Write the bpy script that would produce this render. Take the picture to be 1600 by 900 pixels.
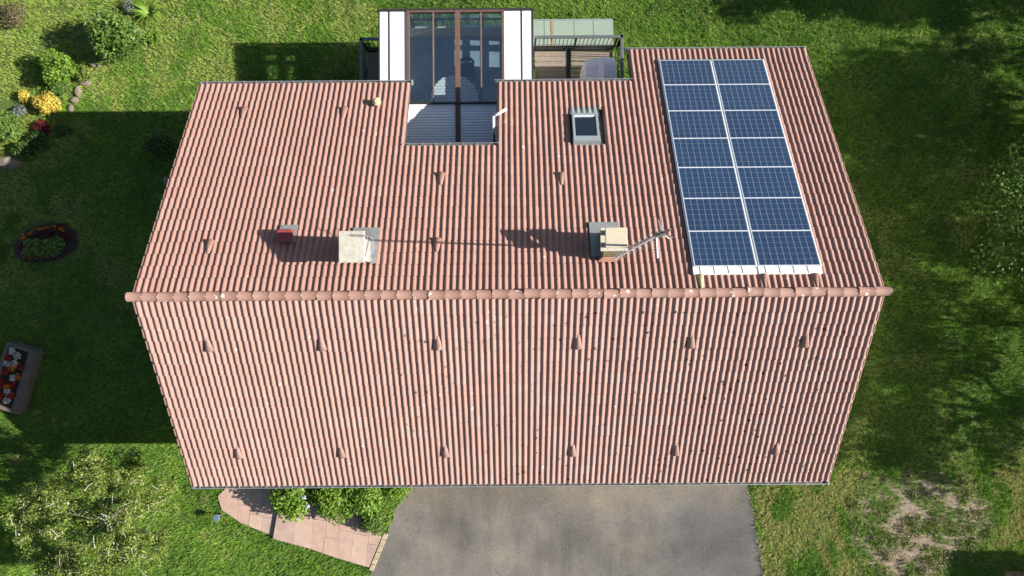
import bpy, math, random
import numpy as np
from mathutils import Vector, Matrix

# ------------------------------------------------------------------ camera, sky, sun, exposure
for o in list(bpy.data.objects): bpy.data.objects.remove(o)
S = bpy.context.scene
COL = S.collection
cam_d = bpy.data.cameras.new('camera'); cam = bpy.data.objects.new('camera', cam_d); COL.objects.link(cam)
cam.location = (0, -0.0574, 23.3934); cam.rotation_euler = (0.0126, -0.0003, -0.0074)
cam_d.sensor_width = 36; cam_d.lens = 24.3; cam_d.clip_start = 0.1; cam_d.clip_end = 2000
S.camera = cam

SUN_EL, SUN_AZ = 0.5325, 0.0445            # sun stands to the east, a touch south
world = bpy.data.worlds.new('World'); S.world = world; world.use_nodes = True
wn = world.node_tree.nodes; bg = wn['Background']
sky = wn.new('ShaderNodeTexSky'); sky.sky_type = 'NISHITA'; sky.sun_disc = False
sky.sun_elevation = SUN_EL; sky.sun_rotation = math.pi/2 + SUN_AZ
sky.air_density = 1.0; sky.dust_density = 1.2; sky.ozone_density = 1.0
world.node_tree.links.new(sky.outputs[0], bg.inputs[0]); bg.inputs[1].default_value = 0.056
sun_d = bpy.data.lights.new('sun', 'SUN'); sun = bpy.data.objects.new('sun', sun_d); COL.objects.link(sun)
sun_d.energy = 5.0; sun_d.angle = math.radians(0.5); sun_d.color = (1.0, 0.94, 0.85)
ldir = Vector((-math.cos(SUN_AZ)*math.cos(SUN_EL), math.sin(SUN_AZ)*math.cos(SUN_EL), -math.sin(SUN_EL)))
sun.rotation_euler = ldir.to_track_quat('-Z', 'Y').to_euler(); sun.location = (40, -2, 30)
S.view_settings.view_transform = 'Standard'; S.view_settings.look = 'None'
S.view_settings.exposure = 1.22; S.view_settings.gamma = 1.0; S.view_settings.use_curve_mapping = False

rnd = random.Random(7); NR = np.random.default_rng(11)

# ------------------------------------------------------------------ helpers
def tag(o, label=None, cat=None, group=None, kind=None):
    if label: o['label'] = label
    if cat: o['category'] = cat
    if group: o['group'] = group
    if kind: o['kind'] = kind
    return o
def wloc(o):
    v = Vector((0, 0, 0))
    while o: v += o.location; o = o.parent
    return v
def empty(name, loc, label=None, cat=None, group=None):
    o = bpy.data.objects.new(name, None); o.location = loc; COL.objects.link(o); o.empty_display_size = .2
    return tag(o, label, cat, group)
def link(o, parent=None):
    COL.objects.link(o); o.parent = parent; return o

class MB:
    """collects shapes in world coordinates, then links them as one mesh object"""
    def __init__(s): s.v = []; s.f = []
    def add(s, vs, fs):
        n = len(s.v); s.v += [tuple(v) for v in vs]; s.f += [tuple(i+n for i in f) for f in fs]; return s
    def box(s, a, b, M=None):
        x0, y0, z0 = a; x1, y1, z1 = b
        vs = [Vector(p) for p in ((x0,y0,z0),(x1,y0,z0),(x1,y1,z0),(x0,y1,z0),(x0,y0,z1),(x1,y0,z1),(x1,y1,z1),(x0,y1,z1))]
        if M is not None: vs = [M @ v for v in vs]
        return s.add(vs, [(0,3,2,1),(4,5,6,7),(0,1,5,4),(1,2,6,5),(2,3,7,6),(3,0,4,7)])
    def tube(s, p0, p1, r0, r1=None, n=8, cap=True):
        r1 = r0 if r1 is None else r1
        p0, p1 = Vector(p0), Vector(p1); d = (p1-p0).normalized()
        a = d.orthogonal().normalized(); b = d.cross(a); vs = []
        for p, r in ((p0, r0), (p1, r1)):
            for i in range(n):
                t = 2*math.pi*i/n; vs.append(p + a*(r*math.cos(t)) + b*(r*math.sin(t)))
        fs = [(i, (i+1) % n, n+(i+1) % n, n+i) for i in range(n)]
        if cap: fs += [tuple(range(n-1, -1, -1)), tuple(range(n, 2*n))]
        return s.add(vs, fs)
    def prism(s, pts, z0, z1, bev=0.0):
        n = len(pts)
        if bev:
            cx = sum(p[0] for p in pts)/n; cy = sum(p[1] for p in pts)/n
            top = []
            for p in pts:
                d = math.hypot(p[0]-cx, p[1]-cy) or 1; k = 1-bev/d
                top.append((cx+(p[0]-cx)*k, cy+(p[1]-cy)*k, z1))
            vs = [(p[0], p[1], z0) for p in pts]+[(p[0], p[1], z1-bev) for p in pts]+top
            fs = [(i, (i+1) % n, n+(i+1) % n, n+i) for i in range(n)]+[(n+i, n+(i+1) % n, 2*n+(i+1) % n, 2*n+i) for i in range(n)]
            fs += [tuple(range(2*n, 3*n)), tuple(range(n-1, -1, -1))]
        else:
            vs = [(p[0], p[1], z0) for p in pts]+[(p[0], p[1], z1) for p in pts]
            fs = [(i, (i+1) % n, n+(i+1) % n, n+i) for i in range(n)]+[tuple(range(n, 2*n)), tuple(range(n-1, -1, -1))]
        return s.add(vs, fs)
    def build(s, name, m, parent=None, smooth=False, bevel=0):
        off = wloc(parent) if parent else Vector((0, 0, 0))
        me = bpy.data.meshes.new(name); me.from_pydata([Vector(v)-off for v in s.v], [], s.f); me.update()
        if smooth: me.polygons.foreach_set('use_smooth', [True]*len(me.polygons))
        o = bpy.data.objects.new(name, me); me.materials.append(m); link(o, parent)
        if bevel:
            b = o.modifiers.new('bevel', 'BEVEL'); b.width = bevel; b.segments = 2; b.limit_method = 'ANGLE'
        return o

def np_mesh(name, V, F, m, parent=None, tint=None, smooth=False):
    """mesh from arrays; F has one row for each face, tint one value for each face"""
    k = F.shape[1]; me = bpy.data.meshes.new(name)
    me.vertices.add(len(V)); me.vertices.foreach_set('co', np.ascontiguousarray(V, dtype=np.float32).ravel())
    me.loops.add(F.size); me.loops.foreach_set('vertex_index', np.ascontiguousarray(F, dtype=np.int32).ravel())
    me.polygons.add(len(F)); me.polygons.foreach_set('loop_start', np.arange(0, F.size, k, dtype=np.int32))
    if smooth: me.polygons.foreach_set('use_smooth', np.ones(len(F), dtype=bool))
    if tint is not None:
        at = me.attributes.new('tint', 'FLOAT', 'FACE'); at.data.foreach_set('value', tint.astype(np.float32))
    me.update(calc_edges=True); me.materials.append(m)
    o = bpy.data.objects.new(name, me)
    return link(o, parent)

def vnoise(x, y, sc, seed=0):
    """smooth value noise 0..1"""
    g = np.random.default_rng(seed).random((256, 256))
    u, v = x/sc+1000, y/sc+1000; i, j = np.floor(u).astype(int), np.floor(v).astype(int)
    a, b = u-i, v-j; a = a*a*(3-2*a); b = b*b*(3-2*b)
    q = lambda p, r: g[p % 256, r % 256]
    return (q(i,j)*(1-a)+q(i+1,j)*a)*(1-b)+(q(i,j+1)*(1-a)+q(i+1,j+1)*a)*b
def inpoly(x, y, P):
    r = np.zeros(x.shape, bool); n = len(P)
    for i in range(n):
        x0, y0 = P[i]; x1, y1 = P[(i+1) % n]
        if y0 == y1: continue
        c = ((y0 > y) != (y1 > y)) & (x < (x1-x0)*(y-y0)/(y1-y0)+x0); r ^= c
    return r
def gz(y): return -0.06*max(0.0, y-2)                 # the garden falls gently to the north
def gz_np(y): return -0.06*np.maximum(0.0, y-2)

# ------------------------------------------------------------------ materials
def mat(name):
    m = bpy.data.materials.new(name); m.use_nodes = True
    return m, m.node_tree.nodes, m.node_tree.links, m.node_tree.nodes['Principled BSDF']
def rgb(c): return (c[0], c[1], c[2], 1)
def nd(N, t, **kw):
    n = N.new(t)
    for k, v in kw.items(): setattr(n, k, v)
    return n
def noise(N, L, vec, scale, detail=4, rough=.55):
    n = nd(N, 'ShaderNodeTexNoise'); n.inputs['Scale'].default_value = scale; n.inputs['Detail'].default_value = detail
    n.inputs['Roughness'].default_value = rough; L.new(vec, n.inputs['Vector']); return n.outputs['Fac']
def ramp(N, L, fac, stops):
    r = nd(N, 'ShaderNodeValToRGB'); e = r.color_ramp.elements
    while len(e) < len(stops): e.new(.5)
    for el, (p, c) in zip(e, stops): el.position = p; el.color = rgb(c) if len(c) == 3 else c
    L.new(fac, r.inputs[0]); return r.outputs[0]
def mix(N, L, fac, a, b, mode='MIX'):
    n = nd(N, 'ShaderNodeMix', data_type='RGBA', blend_type=mode)
    for s, v in ((n.inputs[0], fac), (n.inputs[6], a), (n.inputs[7], b)):
        if isinstance(v, (int, float)): s.default_value = v
        elif isinstance(v, tuple): s.default_value = rgb(v)
        else: L.new(v, s)
    return n.outputs[2]
def math_(N, L, op, a, b=0.0):
    n = nd(N, 'ShaderNodeMath', operation=op)
    for s, v in zip(n.inputs, (a, b)):
        if isinstance(v, (int, float)): s.default_value = v
        else: L.new(v, s)
    return n.outputs[0]
def bump(N, L, B, h, strength=.3, dist=.02):
    b = nd(N, 'ShaderNodeBump'); b.inputs['Strength'].default_value = strength; b.inputs['Distance'].default_value = dist
    L.new(h, b.inputs['Height']); L.new(b.outputs[0], B.inputs['Normal'])
def plain(name, c, rough=.6, metal=0.0, var=.12, scale=6.0, bmp=0.0):
    """one colour with a little mottling"""
    m, N, L, B = mat(name); P = nd(N, 'ShaderNodeNewGeometry').outputs['Position']
    f = noise(N, L, P, scale, 5)
    col = mix(N, L, f, tuple(x*(1-var*2) for x in c), tuple(min(1, x*(1+var*2)) for x in c))
    L.new(col, B.inputs['Base Color']); B.inputs['Roughness'].default_value = rough; B.inputs['Metallic'].default_value = metal
    if bmp: bump(N, L, B, noise(N, L, P, scale*8, 4), bmp, .01)
    return m
def leaf_mat(name, stops, trans=.3, rough=.55):
    """colour by the leaf's own tint; part of the light passes through the leaf"""
    m, N, L, B = mat(name)
    a = nd(N, 'ShaderNodeAttribute', attribute_name='tint')
    c = ramp(N, L, a.outputs['Fac'], stops)
    L.new(c, B.inputs['Base Color']); B.inputs['Roughness'].default_value = rough
    B.inputs['Specular IOR Level'].default_value = .3
    t = nd(N, 'ShaderNodeBsdfTranslucent'); L.new(c, t.inputs[0])
    mx = nd(N, 'ShaderNodeMixShader'); mx.inputs[0].default_value = trans
    L.new(B.outputs[0], mx.inputs[1]); L.new(t.outputs[0], mx.inputs[2]); L.new(mx.outputs[0], N['Material Output'].inputs[0])
    return m
def glass_mat(name, tint, refl=.12, rough=.02):
    m, N, L, B = mat(name); N.remove(B)
    t = nd(N, 'ShaderNodeBsdfTransparent'); t.inputs[0].default_value = rgb(tint)
    g = nd(N, 'ShaderNodeBsdfGlossy'); g.inputs['Roughness'].default_value = rough; g.inputs[0].default_value = (.95, .97, 1, 1)
    lw = nd(N, 'ShaderNodeLayerWeight'); lw.inputs[0].default_value = .5                          # Schlick reflection, alike on both faces of the pane
    fr = math_(N, L, 'MULTIPLY', math_(N, L, 'POWER', lw.outputs['Facing'], 5.0), 1-refl)
    mx = nd(N, 'ShaderNodeMixShader'); L.new(math_(N, L, 'ADD', fr, refl), mx.inputs[0])
    L.new(t.outputs[0], mx.inputs[1]); L.new(g.outputs[0], mx.inputs[2]); L.new(mx.outputs[0], N['Material Output'].inputs[0])
    return m

def tile_mat(name, ridge=False, north=False):
    m, N, L, B = mat(name); P = nd(N, 'ShaderNodeNewGeometry').outputs['Position']
    at = nd(N, 'ShaderNodeAttribute', attribute_name='tint'); oi = nd(N, 'ShaderNodeObjectInfo')
    t = math_(N, L, 'FRACT', math_(N, L, 'ADD', at.outputs['Fac'], oi.outputs['Random']))
    if ridge: c = ramp(N, L, t, [(0, (.180,.102,.084)), (1, (.215,.126,.105))])
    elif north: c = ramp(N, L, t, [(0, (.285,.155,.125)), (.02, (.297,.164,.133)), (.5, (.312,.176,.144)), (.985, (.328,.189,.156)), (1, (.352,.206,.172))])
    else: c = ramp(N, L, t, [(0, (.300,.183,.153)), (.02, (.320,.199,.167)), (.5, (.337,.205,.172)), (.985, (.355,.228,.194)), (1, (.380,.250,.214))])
    big = noise(N, L, P, .35, 3); c = mix(N, L, math_(N, L, 'MULTIPLY', big, .35), c, (.24,.145,.12))
    fine = noise(N, L, P, 26, 6, .7)
    c = mix(N, L, 1.0, c, ramp(N, L, fine, [(.25, (.80,.80,.80)), (.75, (1.12,1.12,1.12))]), 'MULTIPLY')
    # streaks of grime that run down the slope
    mp = nd(N, 'ShaderNodeMapping'); mp.inputs['Scale'].default_value = (9, .7, .7); L.new(P, mp.inputs[0])
    st = noise(N, L, mp.outputs[0], 1.0, 4); c = mix(N, L, ramp(N, L, st, [(.52, (0,0,0)), (.8, (.45,.45,.45))]), c, (.19,.125,.105))
    # white lichen rosettes
    vo = nd(N, 'ShaderNodeTexVoronoi'); vo.inputs['Scale'].default_value = 2.3 if not ridge else 5.5; L.new(P, vo.inputs['Vector'])
    lim = .10 if not ridge else .26
    wob = math_(N, L, 'ADD', vo.outputs['Distance'], math_(N, L, 'MULTIPLY', math_(N, L, 'SUBTRACT', noise(N, L, P, 30, 3), .5), .22))
    sep = nd(N, 'ShaderNodeSeparateColor'); L.new(vo.outputs['Color'], sep.inputs[0])
    on = math_(N, L, 'MULTIPLY', math_(N, L, 'LESS_THAN', wob, lim), math_(N, L, 'GREATER_THAN', sep.outputs[0], .62 if not ridge else .45))
    patch = math_(N, L, 'GREATER_THAN', noise(N, L, P, 38, 3), .47)
    if ridge: on = math_(N, L, 'MULTIPLY', on, math_(N, L, 'GREATER_THAN', noise(N, L, P, .9, 2), .49))
    c = mix(N, L, math_(N, L, 'MULTIPLY', math_(N, L, 'MULTIPLY', on, patch), .7), c, (.50,.475,.45))
    # dark moss crumbs, thickest on the south-east of the roof
    v2 = nd(N, 'ShaderNodeTexVoronoi'); v2.inputs['Scale'].default_value = 4.6; L.new(P, v2.inputs['Vector'])
    s2 = nd(N, 'ShaderNodeSeparateColor'); L.new(v2.outputs['Color'], s2.inputs[0])
    w2 = math_(N, L, 'ADD', v2.outputs['Distance'], math_(N, L, 'MULTIPLY', math_(N, L, 'SUBTRACT', noise(N, L, P, 45, 2), .5), .16))
    on2 = math_(N, L, 'MULTIPLY', math_(N, L, 'LESS_THAN', w2, .19), math_(N, L, 'GREATER_THAN', s2.outputs[1], .48))
    xs = nd(N, 'ShaderNodeSeparateXYZ'); L.new(P, xs.inputs[0])
    area = ramp(N, L, math_(N, L, 'ADD', noise(N, L, P, .3, 3), math_(N, L, 'MULTIPLY', math_(N, L, 'MINIMUM', xs.outputs[0], 4.0), .026)), [(.44, (.0,.0,.0)), (.62, (1,1,1))])
    south = math_(N, L, 'LESS_THAN', xs.outputs[1], -.4)
    on2 = math_(N, L, 'MULTIPLY', math_(N, L, 'MULTIPLY', on2, area), south)
    c = mix(N, L, on2, c, (.035,.024,.018))
    L.new(c, B.inputs['Base Color']); B.inputs['Roughness'].default_value = .8; B.inputs['Specular IOR Level'].default_value = .25
    bump(N, L, B, noise(N, L, P, 90, 4), .18, .004)
    return m

def solar_mat():
    """54 blue polycrystalline cells, 9 x 6, printed under the glass; UV runs over one panel"""
    m, N, L, B = mat('solar cells'); uv = nd(N, 'ShaderNodeUVMap').outputs[0]
    sp = nd(N, 'ShaderNodeSeparateXYZ'); L.new(uv, sp.inputs[0])
    def line(coord, count, w):
        f = math_(N, L, 'FRACT', math_(N, L, 'MULTIPLY', coord, count))
        d = math_(N, L, 'ABSOLUTE', math_(N, L, 'SUBTRACT', f, .5))
        return math_(N, L, 'GREATER_THAN', d, .5-w)
    gx = line(sp.outputs[0], 9, .040); gy = line(sp.outputs[1], 6, .030); bus = line(sp.outputs[1], 18, .028)
    oi = nd(N, 'ShaderNodeObjectInfo')
    P = nd(N, 'ShaderNodeNewGeometry').outputs['Position']
    cell = nd(N, 'ShaderNodeTexVoronoi'); cell.inputs['Scale'].default_value = 60; L.new(P, cell.inputs['Vector'])
    blue = mix(N, L, noise(N, L, P, 7, 3), (.011,.027,.060), (.019,.044,.094))
    blue = mix(N, L, .25, blue, mix(N, L, cell.outputs['Distance'], (.006,.02,.06), (.03,.07,.16)))
    blue = mix(N, L, math_(N, L, 'MULTIPLY', oi.outputs['Random'], .35), blue, (.010,.020,.060))
    c = mix(N, L, math_(N, L, 'MULTIPLY', bus, .17), blue, (.30,.36,.46))
    c = mix(N, L, math_(N, L, 'MULTIPLY', gy, .24), c, (.35,.40,.50))
    c = mix(N, L, math_(N, L, 'MULTIPLY', gx, .34), c, (.42,.47,.56))
    L.new(c, B.inputs['Base Color']); B.inputs['Roughness'].default_value = .12; B.inputs['IOR'].default_value = 1.45
    return m

def ground_mat():
    m, N, L, B = mat('lawn soil'); P = nd(N, 'ShaderNodeNewGeometry').outputs['Position']
    c = mix(N, L, noise(N, L, P, .8, 6), (.060,.100,.020), (.105,.140,.040))
    dry = ramp(N, L, noise(N, L, P, .45, 5, .65), [(.56, (0,0,0)), (.78, (.6,.6,.6))])
    c = mix(N, L, dry, c, (.17,.130,.072))
    c = mix(N, L, 1.0, c, ramp(N, L, noise(N, L, P, 20, 5, .7), [(.2, (.6,.6,.6)), (.8, (1.3,1.3,1.3))]), 'MULTIPLY')
    L.new(c, B.inputs['Base Color']); B.inputs['Roughness'].default_value = .95; B.inputs['Specular IOR Level'].default_value = .1
    bump(N, L, B, noise(N, L, P, 14, 5), .6, .05); return m
def asphalt_mat():
    m, N, L, B = mat('worn asphalt'); P = nd(N, 'ShaderNodeNewGeometry').outputs['Position']
    c = mix(N, L, noise(N, L, P, .55, 5), (.092,.084,.074), (.190,.181,.166))
    # long wheel tracks and run-off stains leading away from the house
    mp = nd(N, 'ShaderNodeMapping'); mp.inputs['Scale'].default_value = (1.5, .22, 1); L.new(P, mp.inputs[0])
    c = mix(N, L, ramp(N, L, noise(N, L, mp.outputs[0], 1.0, 4), [(.45, (0,0,0)), (.75, (.75,.75,.75))]), c, (.092,.086,.080))
    c = mix(N, L, ramp(N, L, noise(N, L, P, .75, 3), [(.56, (0,0,0)), (.78, (.5,.5,.5))]), c, (.185,.150,.100))
    ys = nd(N, 'ShaderNodeSeparateXYZ'); L.new(P, ys.inputs[0])
    wob = math_(N, L, 'MULTIPLY', math_(N, L, 'SUBTRACT', noise(N, L, P, .9, 4), .5), 1.6)       # newer, bluer coat on the east side
    east = math_(N, L, 'ADD', ys.outputs[0], wob)
    mr = nd(N, 'ShaderNodeMapRange'); mr.inputs['From Min'].default_value = 4.3; mr.inputs['From Max'].default_value = 6.0; L.new(east, mr.inputs[0])
    c = mix(N, L, math_(N, L, 'MULTIPLY', mr.outputs[0], .72), c, (.085,.086,.090))
    mr2 = nd(N, 'ShaderNodeMapRange'); mr2.inputs['From Min'].default_value = -7.6; mr2.inputs['From Max'].default_value = -6.2
    L.new(math_(N, L, 'ADD', ys.outputs[1], wob), mr2.inputs[0])                                 # brown run-off stain in front of the doors
    c = mix(N, L, math_(N, L, 'MULTIPLY', mr2.outputs[0], .55), c, (.160,.128,.090))
    c = mix(N, L, 1.0, c, ramp(N, L, noise(N, L, P, .38, 5), [(.32, (.62,.62,.63)), (.68, (1.28,1.27,1.24))]), 'MULTIPLY')
    c = mix(N, L, 1.0, c, ramp(N, L, noise(N, L, P, 22, 6, .85), [(.3, (.52,.52,.52)), (.7, (1.46,1.46,1.46))]), 'MULTIPLY')
    vo = nd(N, 'ShaderNodeTexVoronoi'); vo.inputs['Scale'].default_value = 3.1; L.new(P, vo.inputs['Vector'])
    sc = nd(N, 'ShaderNodeSeparateColor'); L.new(vo.outputs['Color'], sc.inputs[0])
    w = math_(N, L, 'ADD', vo.outputs['Distance'], math_(N, L, 'MULTIPLY', math_(N, L, 'SUBTRACT', noise(N, L, P, 22, 3), .5), .2))
    sp = math_(N, L, 'MULTIPLY', math_(N, L, 'LESS_THAN', w, .06), math_(N, L, 'GREATER_THAN', sc.outputs[0], .6))
    c = mix(N, L, math_(N, L, 'MULTIPLY', sp, .5), c, (.32,.31,.29))
    wp_ = nd(N, 'ShaderNodeVectorMath', operation='ADD'); nz = nd(N, 'ShaderNodeTexNoise'); nz.inputs['Scale'].default_value = 1.3; L.new(P, nz.inputs['Vector'])
    L.new(P, wp_.inputs[0]); L.new(nz.outputs['Color'], wp_.inputs[1])
    cr = nd(N, 'ShaderNodeTexVoronoi', feature='DISTANCE_TO_EDGE'); cr.inputs['Scale'].default_value = .42; L.new(wp_.outputs[0], cr.inputs['Vector'])
    ck = math_(N, L, 'MULTIPLY', math_(N, L, 'LESS_THAN', cr.outputs['Distance'], .0035), math_(N, L, 'GREATER_THAN', noise(N, L, P, .6, 2), .60))
    c = mix(N, L, math_(N, L, 'MULTIPLY', ck, .45), c, (.035,.033,.03))
    vd = nd(N, 'ShaderNodeTexVoronoi'); vd.inputs['Scale'].default_value = .8; L.new(wp_.outputs[0], vd.inputs['Vector'])
    sd_ = nd(N, 'ShaderNodeSeparateColor'); L.new(vd.outputs['Color'], sd_.inputs[0])
    oil = math_(N, L, 'MULTIPLY', ramp(N, L, vd.outputs['Distance'], [(.05, (1,1,1)), (.30, (0,0,0))]), math_(N, L, 'GREATER_THAN', sd_.outputs[0], .66))
    c = mix(N, L, math_(N, L, 'MULTIPLY', oil, .6), c, (.055,.050,.046))
    L.new(c, B.inputs['Base Color']); B.inputs['Roughness'].default_value = .9; B.inputs['Specular IOR Level'].default_value = .3
    bump(N, L, B, noise(N, L, P, 80, 4), .5, .008); return m

M = dict(
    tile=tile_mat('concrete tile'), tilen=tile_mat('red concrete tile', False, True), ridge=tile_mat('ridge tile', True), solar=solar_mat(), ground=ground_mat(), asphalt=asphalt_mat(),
    render=plain('cream render', (.52,.48,.40), .9, 0, .08, 3), under=plain('roof underlay', (.05,.04,.038), .9),
    zinc=plain('zinc gutter', (.20,.21,.22), .45, .5, .1), zincpale=plain('pale zinc', (.42,.43,.44), .4, .6, .08),
    flash=plain('lead flashing', (.22,.235,.235), .6, .2, .2, 4), dark=plain('dark metal', (.035,.033,.035), .5, .3),
    gap=plain('deck joint rubber', (.02,.02,.02), .9), alu=plain('aluminium frame', (.66,.69,.72), .4, .15, .05),
    white=plain('white lacquered sheet', (.80,.80,.79), .4, 0, .02), whitepvc=plain('white plastic', (.80,.80,.78), .35, 0, .02),
    slat=plain('white shutter slat', (.93,.94,.96), .3, 0, .01, 2), rafter=plain('dark timber', (.15,.10,.065), .55, 0, .15), brown=plain('brown aluminium', (.125,.070,.048), .45, 0, .12),
    tan=plain('tan timber', (.30,.19,.105), .6, 0, .15), cap=plain('cement slab', (.42,.39,.33), .9, 0, .2, 12, .4),
    capyellow=plain('pebbled cement slab', (.46,.40,.30), .95, 0, .25, 25, .6), stack=plain('mossy brick', (.12,.095,.05), .95, 0, .4, 14, .6),
    stackgrey=plain('grey stack render', (.30,.29,.27), .9, 0, .2, 8, .3), terracotta=plain('terracotta', (.36,.19,.125), .85, 0, .18, 10, .2),
    red=plain('red sheet metal', (.20,.040,.042), .6, 0, .1), cream=plain('cream terracotta', (.50,.40,.23), .85, 0, .15, 12, .2),
    wood=plain('grey deck board', (.190,.155,.125), .8, 0, .22, 9, .3), cover=plain('mauve grey cover', (.74,.69,.77), .75, 0, .08, 5, .3),
    skyframe=plain('grey window cladding', (.30,.345,.365), .4, .3, .06), glassdark=glass_mat('window glass', (.10,.13,.17), .12),
    glass=glass_mat('roof glass', (.90,.95,.96), .14), canopy=plain('milky green glass', (.24,.30,.245), .3, 0, .06, 2),
    floor=plain('blue grey floor', (.22,.28,.33), .35, 0, .3, 2), inwall=plain('inner wall', (.62,.62,.60), .8, 0, .08),
    mosaic=plain('table slate', (.72,.73,.76), .6, 0, .10), chairm=plain('black chair', (.015,.016,.02), .5),
    stone=plain('pink sandstone', (.36,.245,.200), .85, 0, .16, 3.5, .3), stone2=plain('buff sandstone', (.38,.275,.220), .85, 0, .16, 3.5, .3),
    stone3=plain('dusky sandstone', (.33,.235,.200), .85, 0, .18, 3.5, .3), mortar=plain('path mortar', (.22,.155,.125), .95, 0, .2),
    kerb=plain('kerb stone', (.36,.29,.21), .9, 0, .2, 6, .3), rock=plain('garden rock', (.165,.138,.105), .95, 0, .4, 6, .6),
    trough=plain('trough stone', (.105,.088,.075), .95, 0, .4, 8, .5), baresoil=plain('bare soil', (.165,.128,.096), .95, 0, .7, 9, 1.0), soil=plain('dark soil', (.030,.022,.016), .95, 0, .35, 12, .8),
    bark=plain('grey bark', (.105,.085,.065), .9, 0, .25, 10, .5), palelichen=plain('pale lichen', (.44,.43,.38), .95, 0, .3, 14, .3), lichen=plain('lichen bark', (.34,.325,.28), .95, 0, .40, 5, .4),
    lamp=plain('bluish lamp top', (.25,.33,.45), .15, .6), post=plain('lamp post', (.10,.08,.06), .6),
    steel=plain('galvanised steel', (.62,.62,.62), .3, .75, .05), mast=plain('mast steel', (.16,.17,.17), .45, .6, .1),
)
G = lambda a, b, c: [(0, a), (.5, b), (1, c)]
LEAF = dict(
    dark=leaf_mat('dark leaf', G((0.024,0.054,0.012), (0.054,0.108,0.022), (0.114,0.168,0.042))),
    mid=leaf_mat('mid leaf', G((0.051,0.109,0.017), (0.109,0.196,0.032), (0.203,0.275,0.072))),
    bright=leaf_mat('bright leaf', G((0.078,0.156,0.016), (0.143,0.260,0.026), (0.247,0.338,0.065))),
    yellow=leaf_mat('yellow leaf', G((.40,.29,.035), (.58,.46,.065), (.66,.54,.20))),
    blue=leaf_mat('blue grey leaf', G((0.120,0.156,0.132), (0.192,0.240,0.204), (0.276,0.324,0.288))),
    red=leaf_mat('dark red leaf', G((.07,.008,.014), (.14,.014,.024), (.22,.03,.036))),
    olive=leaf_mat('olive leaf', G((.075,.125,.018), (.145,.205,.034), (.255,.285,.070))),
    oldtree=leaf_mat('old tree leaf', [(0, (.045,.085,.012)), (.4, (.125,.190,.028)), (.75, (.235,.280,.055)), (1, (.42,.42,.26))]),
    dry=leaf_mat('dry leaf', G((.10,.085,.045), (.17,.145,.075), (.25,.22,.13))),
    scrub=leaf_mat('scrub leaf', [(0, (.06,.10,.02)), (.4, (.13,.20,.03)), (.6, (.20,.19,.08)), (1, (.32,.26,.16))]),
    orange=leaf_mat('orange petal', G((.45,.11,.006), (.60,.18,.010), (.70,.28,.02))),
    redfl=leaf_mat('red petal', G((.22,.008,.008), (.34,.015,.012), (.42,.03,.02))),
    whitefl=leaf_mat('white petal', G((.42,.44,.38), (.55,.56,.50), (.68,.68,.62))),
    bluefl=leaf_mat('pale blue petal', G((.35,.42,.58), (.48,.55,.68), (.6,.64,.74))),
    grass=leaf_mat('grass blade', [(0, (.045,.125,.012)), (.32, (.130,.275,.026)), (.60, (.228,.390,.050)), (.8, (.355,.390,.105)), (1, (.47,.385,.190))], .28, .7),
    pebble=leaf_mat('pebble', G((.1,.09,.08), (.2,.18,.16), (.3,.28,.25)), 0),
)

# ------------------------------------------------------------------ setting: ground, driveway, path
DRIVE = [(-3.25,-4.6),(-3.30,-6.35),(-3.62,-6.72),(-3.95,-7.05),(-4.08,-7.54),(-4.38,-8.2),(-4.87,-9.42),(-5.3,-11.5),(-5.3,-16),(8.9,-16),(8.65,-11.5),(8.41,-9.52),(8.30,-8.7),(8.21,-8.02),(8.05,-7.2),(7.95,-6.51),(7.9,-4.6)]
BED = [(11.39,-7.18),(11.84,-6.01),(12.91,-6.4),(14.43,-6.0),(16.14,-7.22),(16.35,-7.87),(15.68,-8.72),(14.9,-9.2),(14.38,-9.9),(12.87,-10.2),(11.79,-9.34),(11.27,-8.47)]
PATH_R = [(-7.86,-7.0),(-6.9,-6.9),(-5.5,-7.0),(-4.42,-7.7),(-4.45,-8.12),(-4.85,-9.08),(-5.85,-8.78),(-6.92,-8.41),(-8.06,-8.10)]
PATH_L = [(-9.95,-6.70),(-9.7,-6.45),(-9.4,-5.0),(-7.7,-5.0),(-7.86,-7.0),(-8.06,-8.10),(-8.25,-7.98),(-9.18,-7.6),(-9.82,-7.15)]
HOUSE = [(-8.3,-4.9),(8.1,-4.9),(8.1,6.4),(3.45,6.4),(3.45,8.0),(-4.6,8.0),(-4.6,5.45),(-8.3,5.45)]

def build_ground():
    xs = np.unique(np.concatenate([np.linspace(-400, -30, 8), np.linspace(-30, 30, 121), np.linspace(30, 400, 8)]))
    ys = np.unique(np.concatenate([np.linspace(-400, -25, 8), np.linspace(-25, 25, 101), np.linspace(25, 400, 8)]))
    X, Y = np.meshgrid(xs, ys); near = (np.abs(X) < 30) & (np.abs(Y) < 25)
    Z = np.where(Y > 30, -1.68, gz_np(Y)) + np.where(near, (vnoise(X, Y, 1.3, 3)-.5)*.05, 0)-.03
    keep = inpoly(X, Y, DRIVE); Z = np.where(keep, -.06, Z)
    V = np.stack([X.ravel(), Y.ravel(), Z.ravel()], 1); nx = len(xs); i = np.arange(nx-1); j = np.arange(len(ys)-1)
    a = (j[:, None]*nx+i[None, :]).ravel(); F = np.stack([a, a+1, a+nx+1, a+nx], 1)
    tag(np_mesh('ground', V, F, M['ground'], smooth=True), kind='structure')
build_ground()
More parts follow.
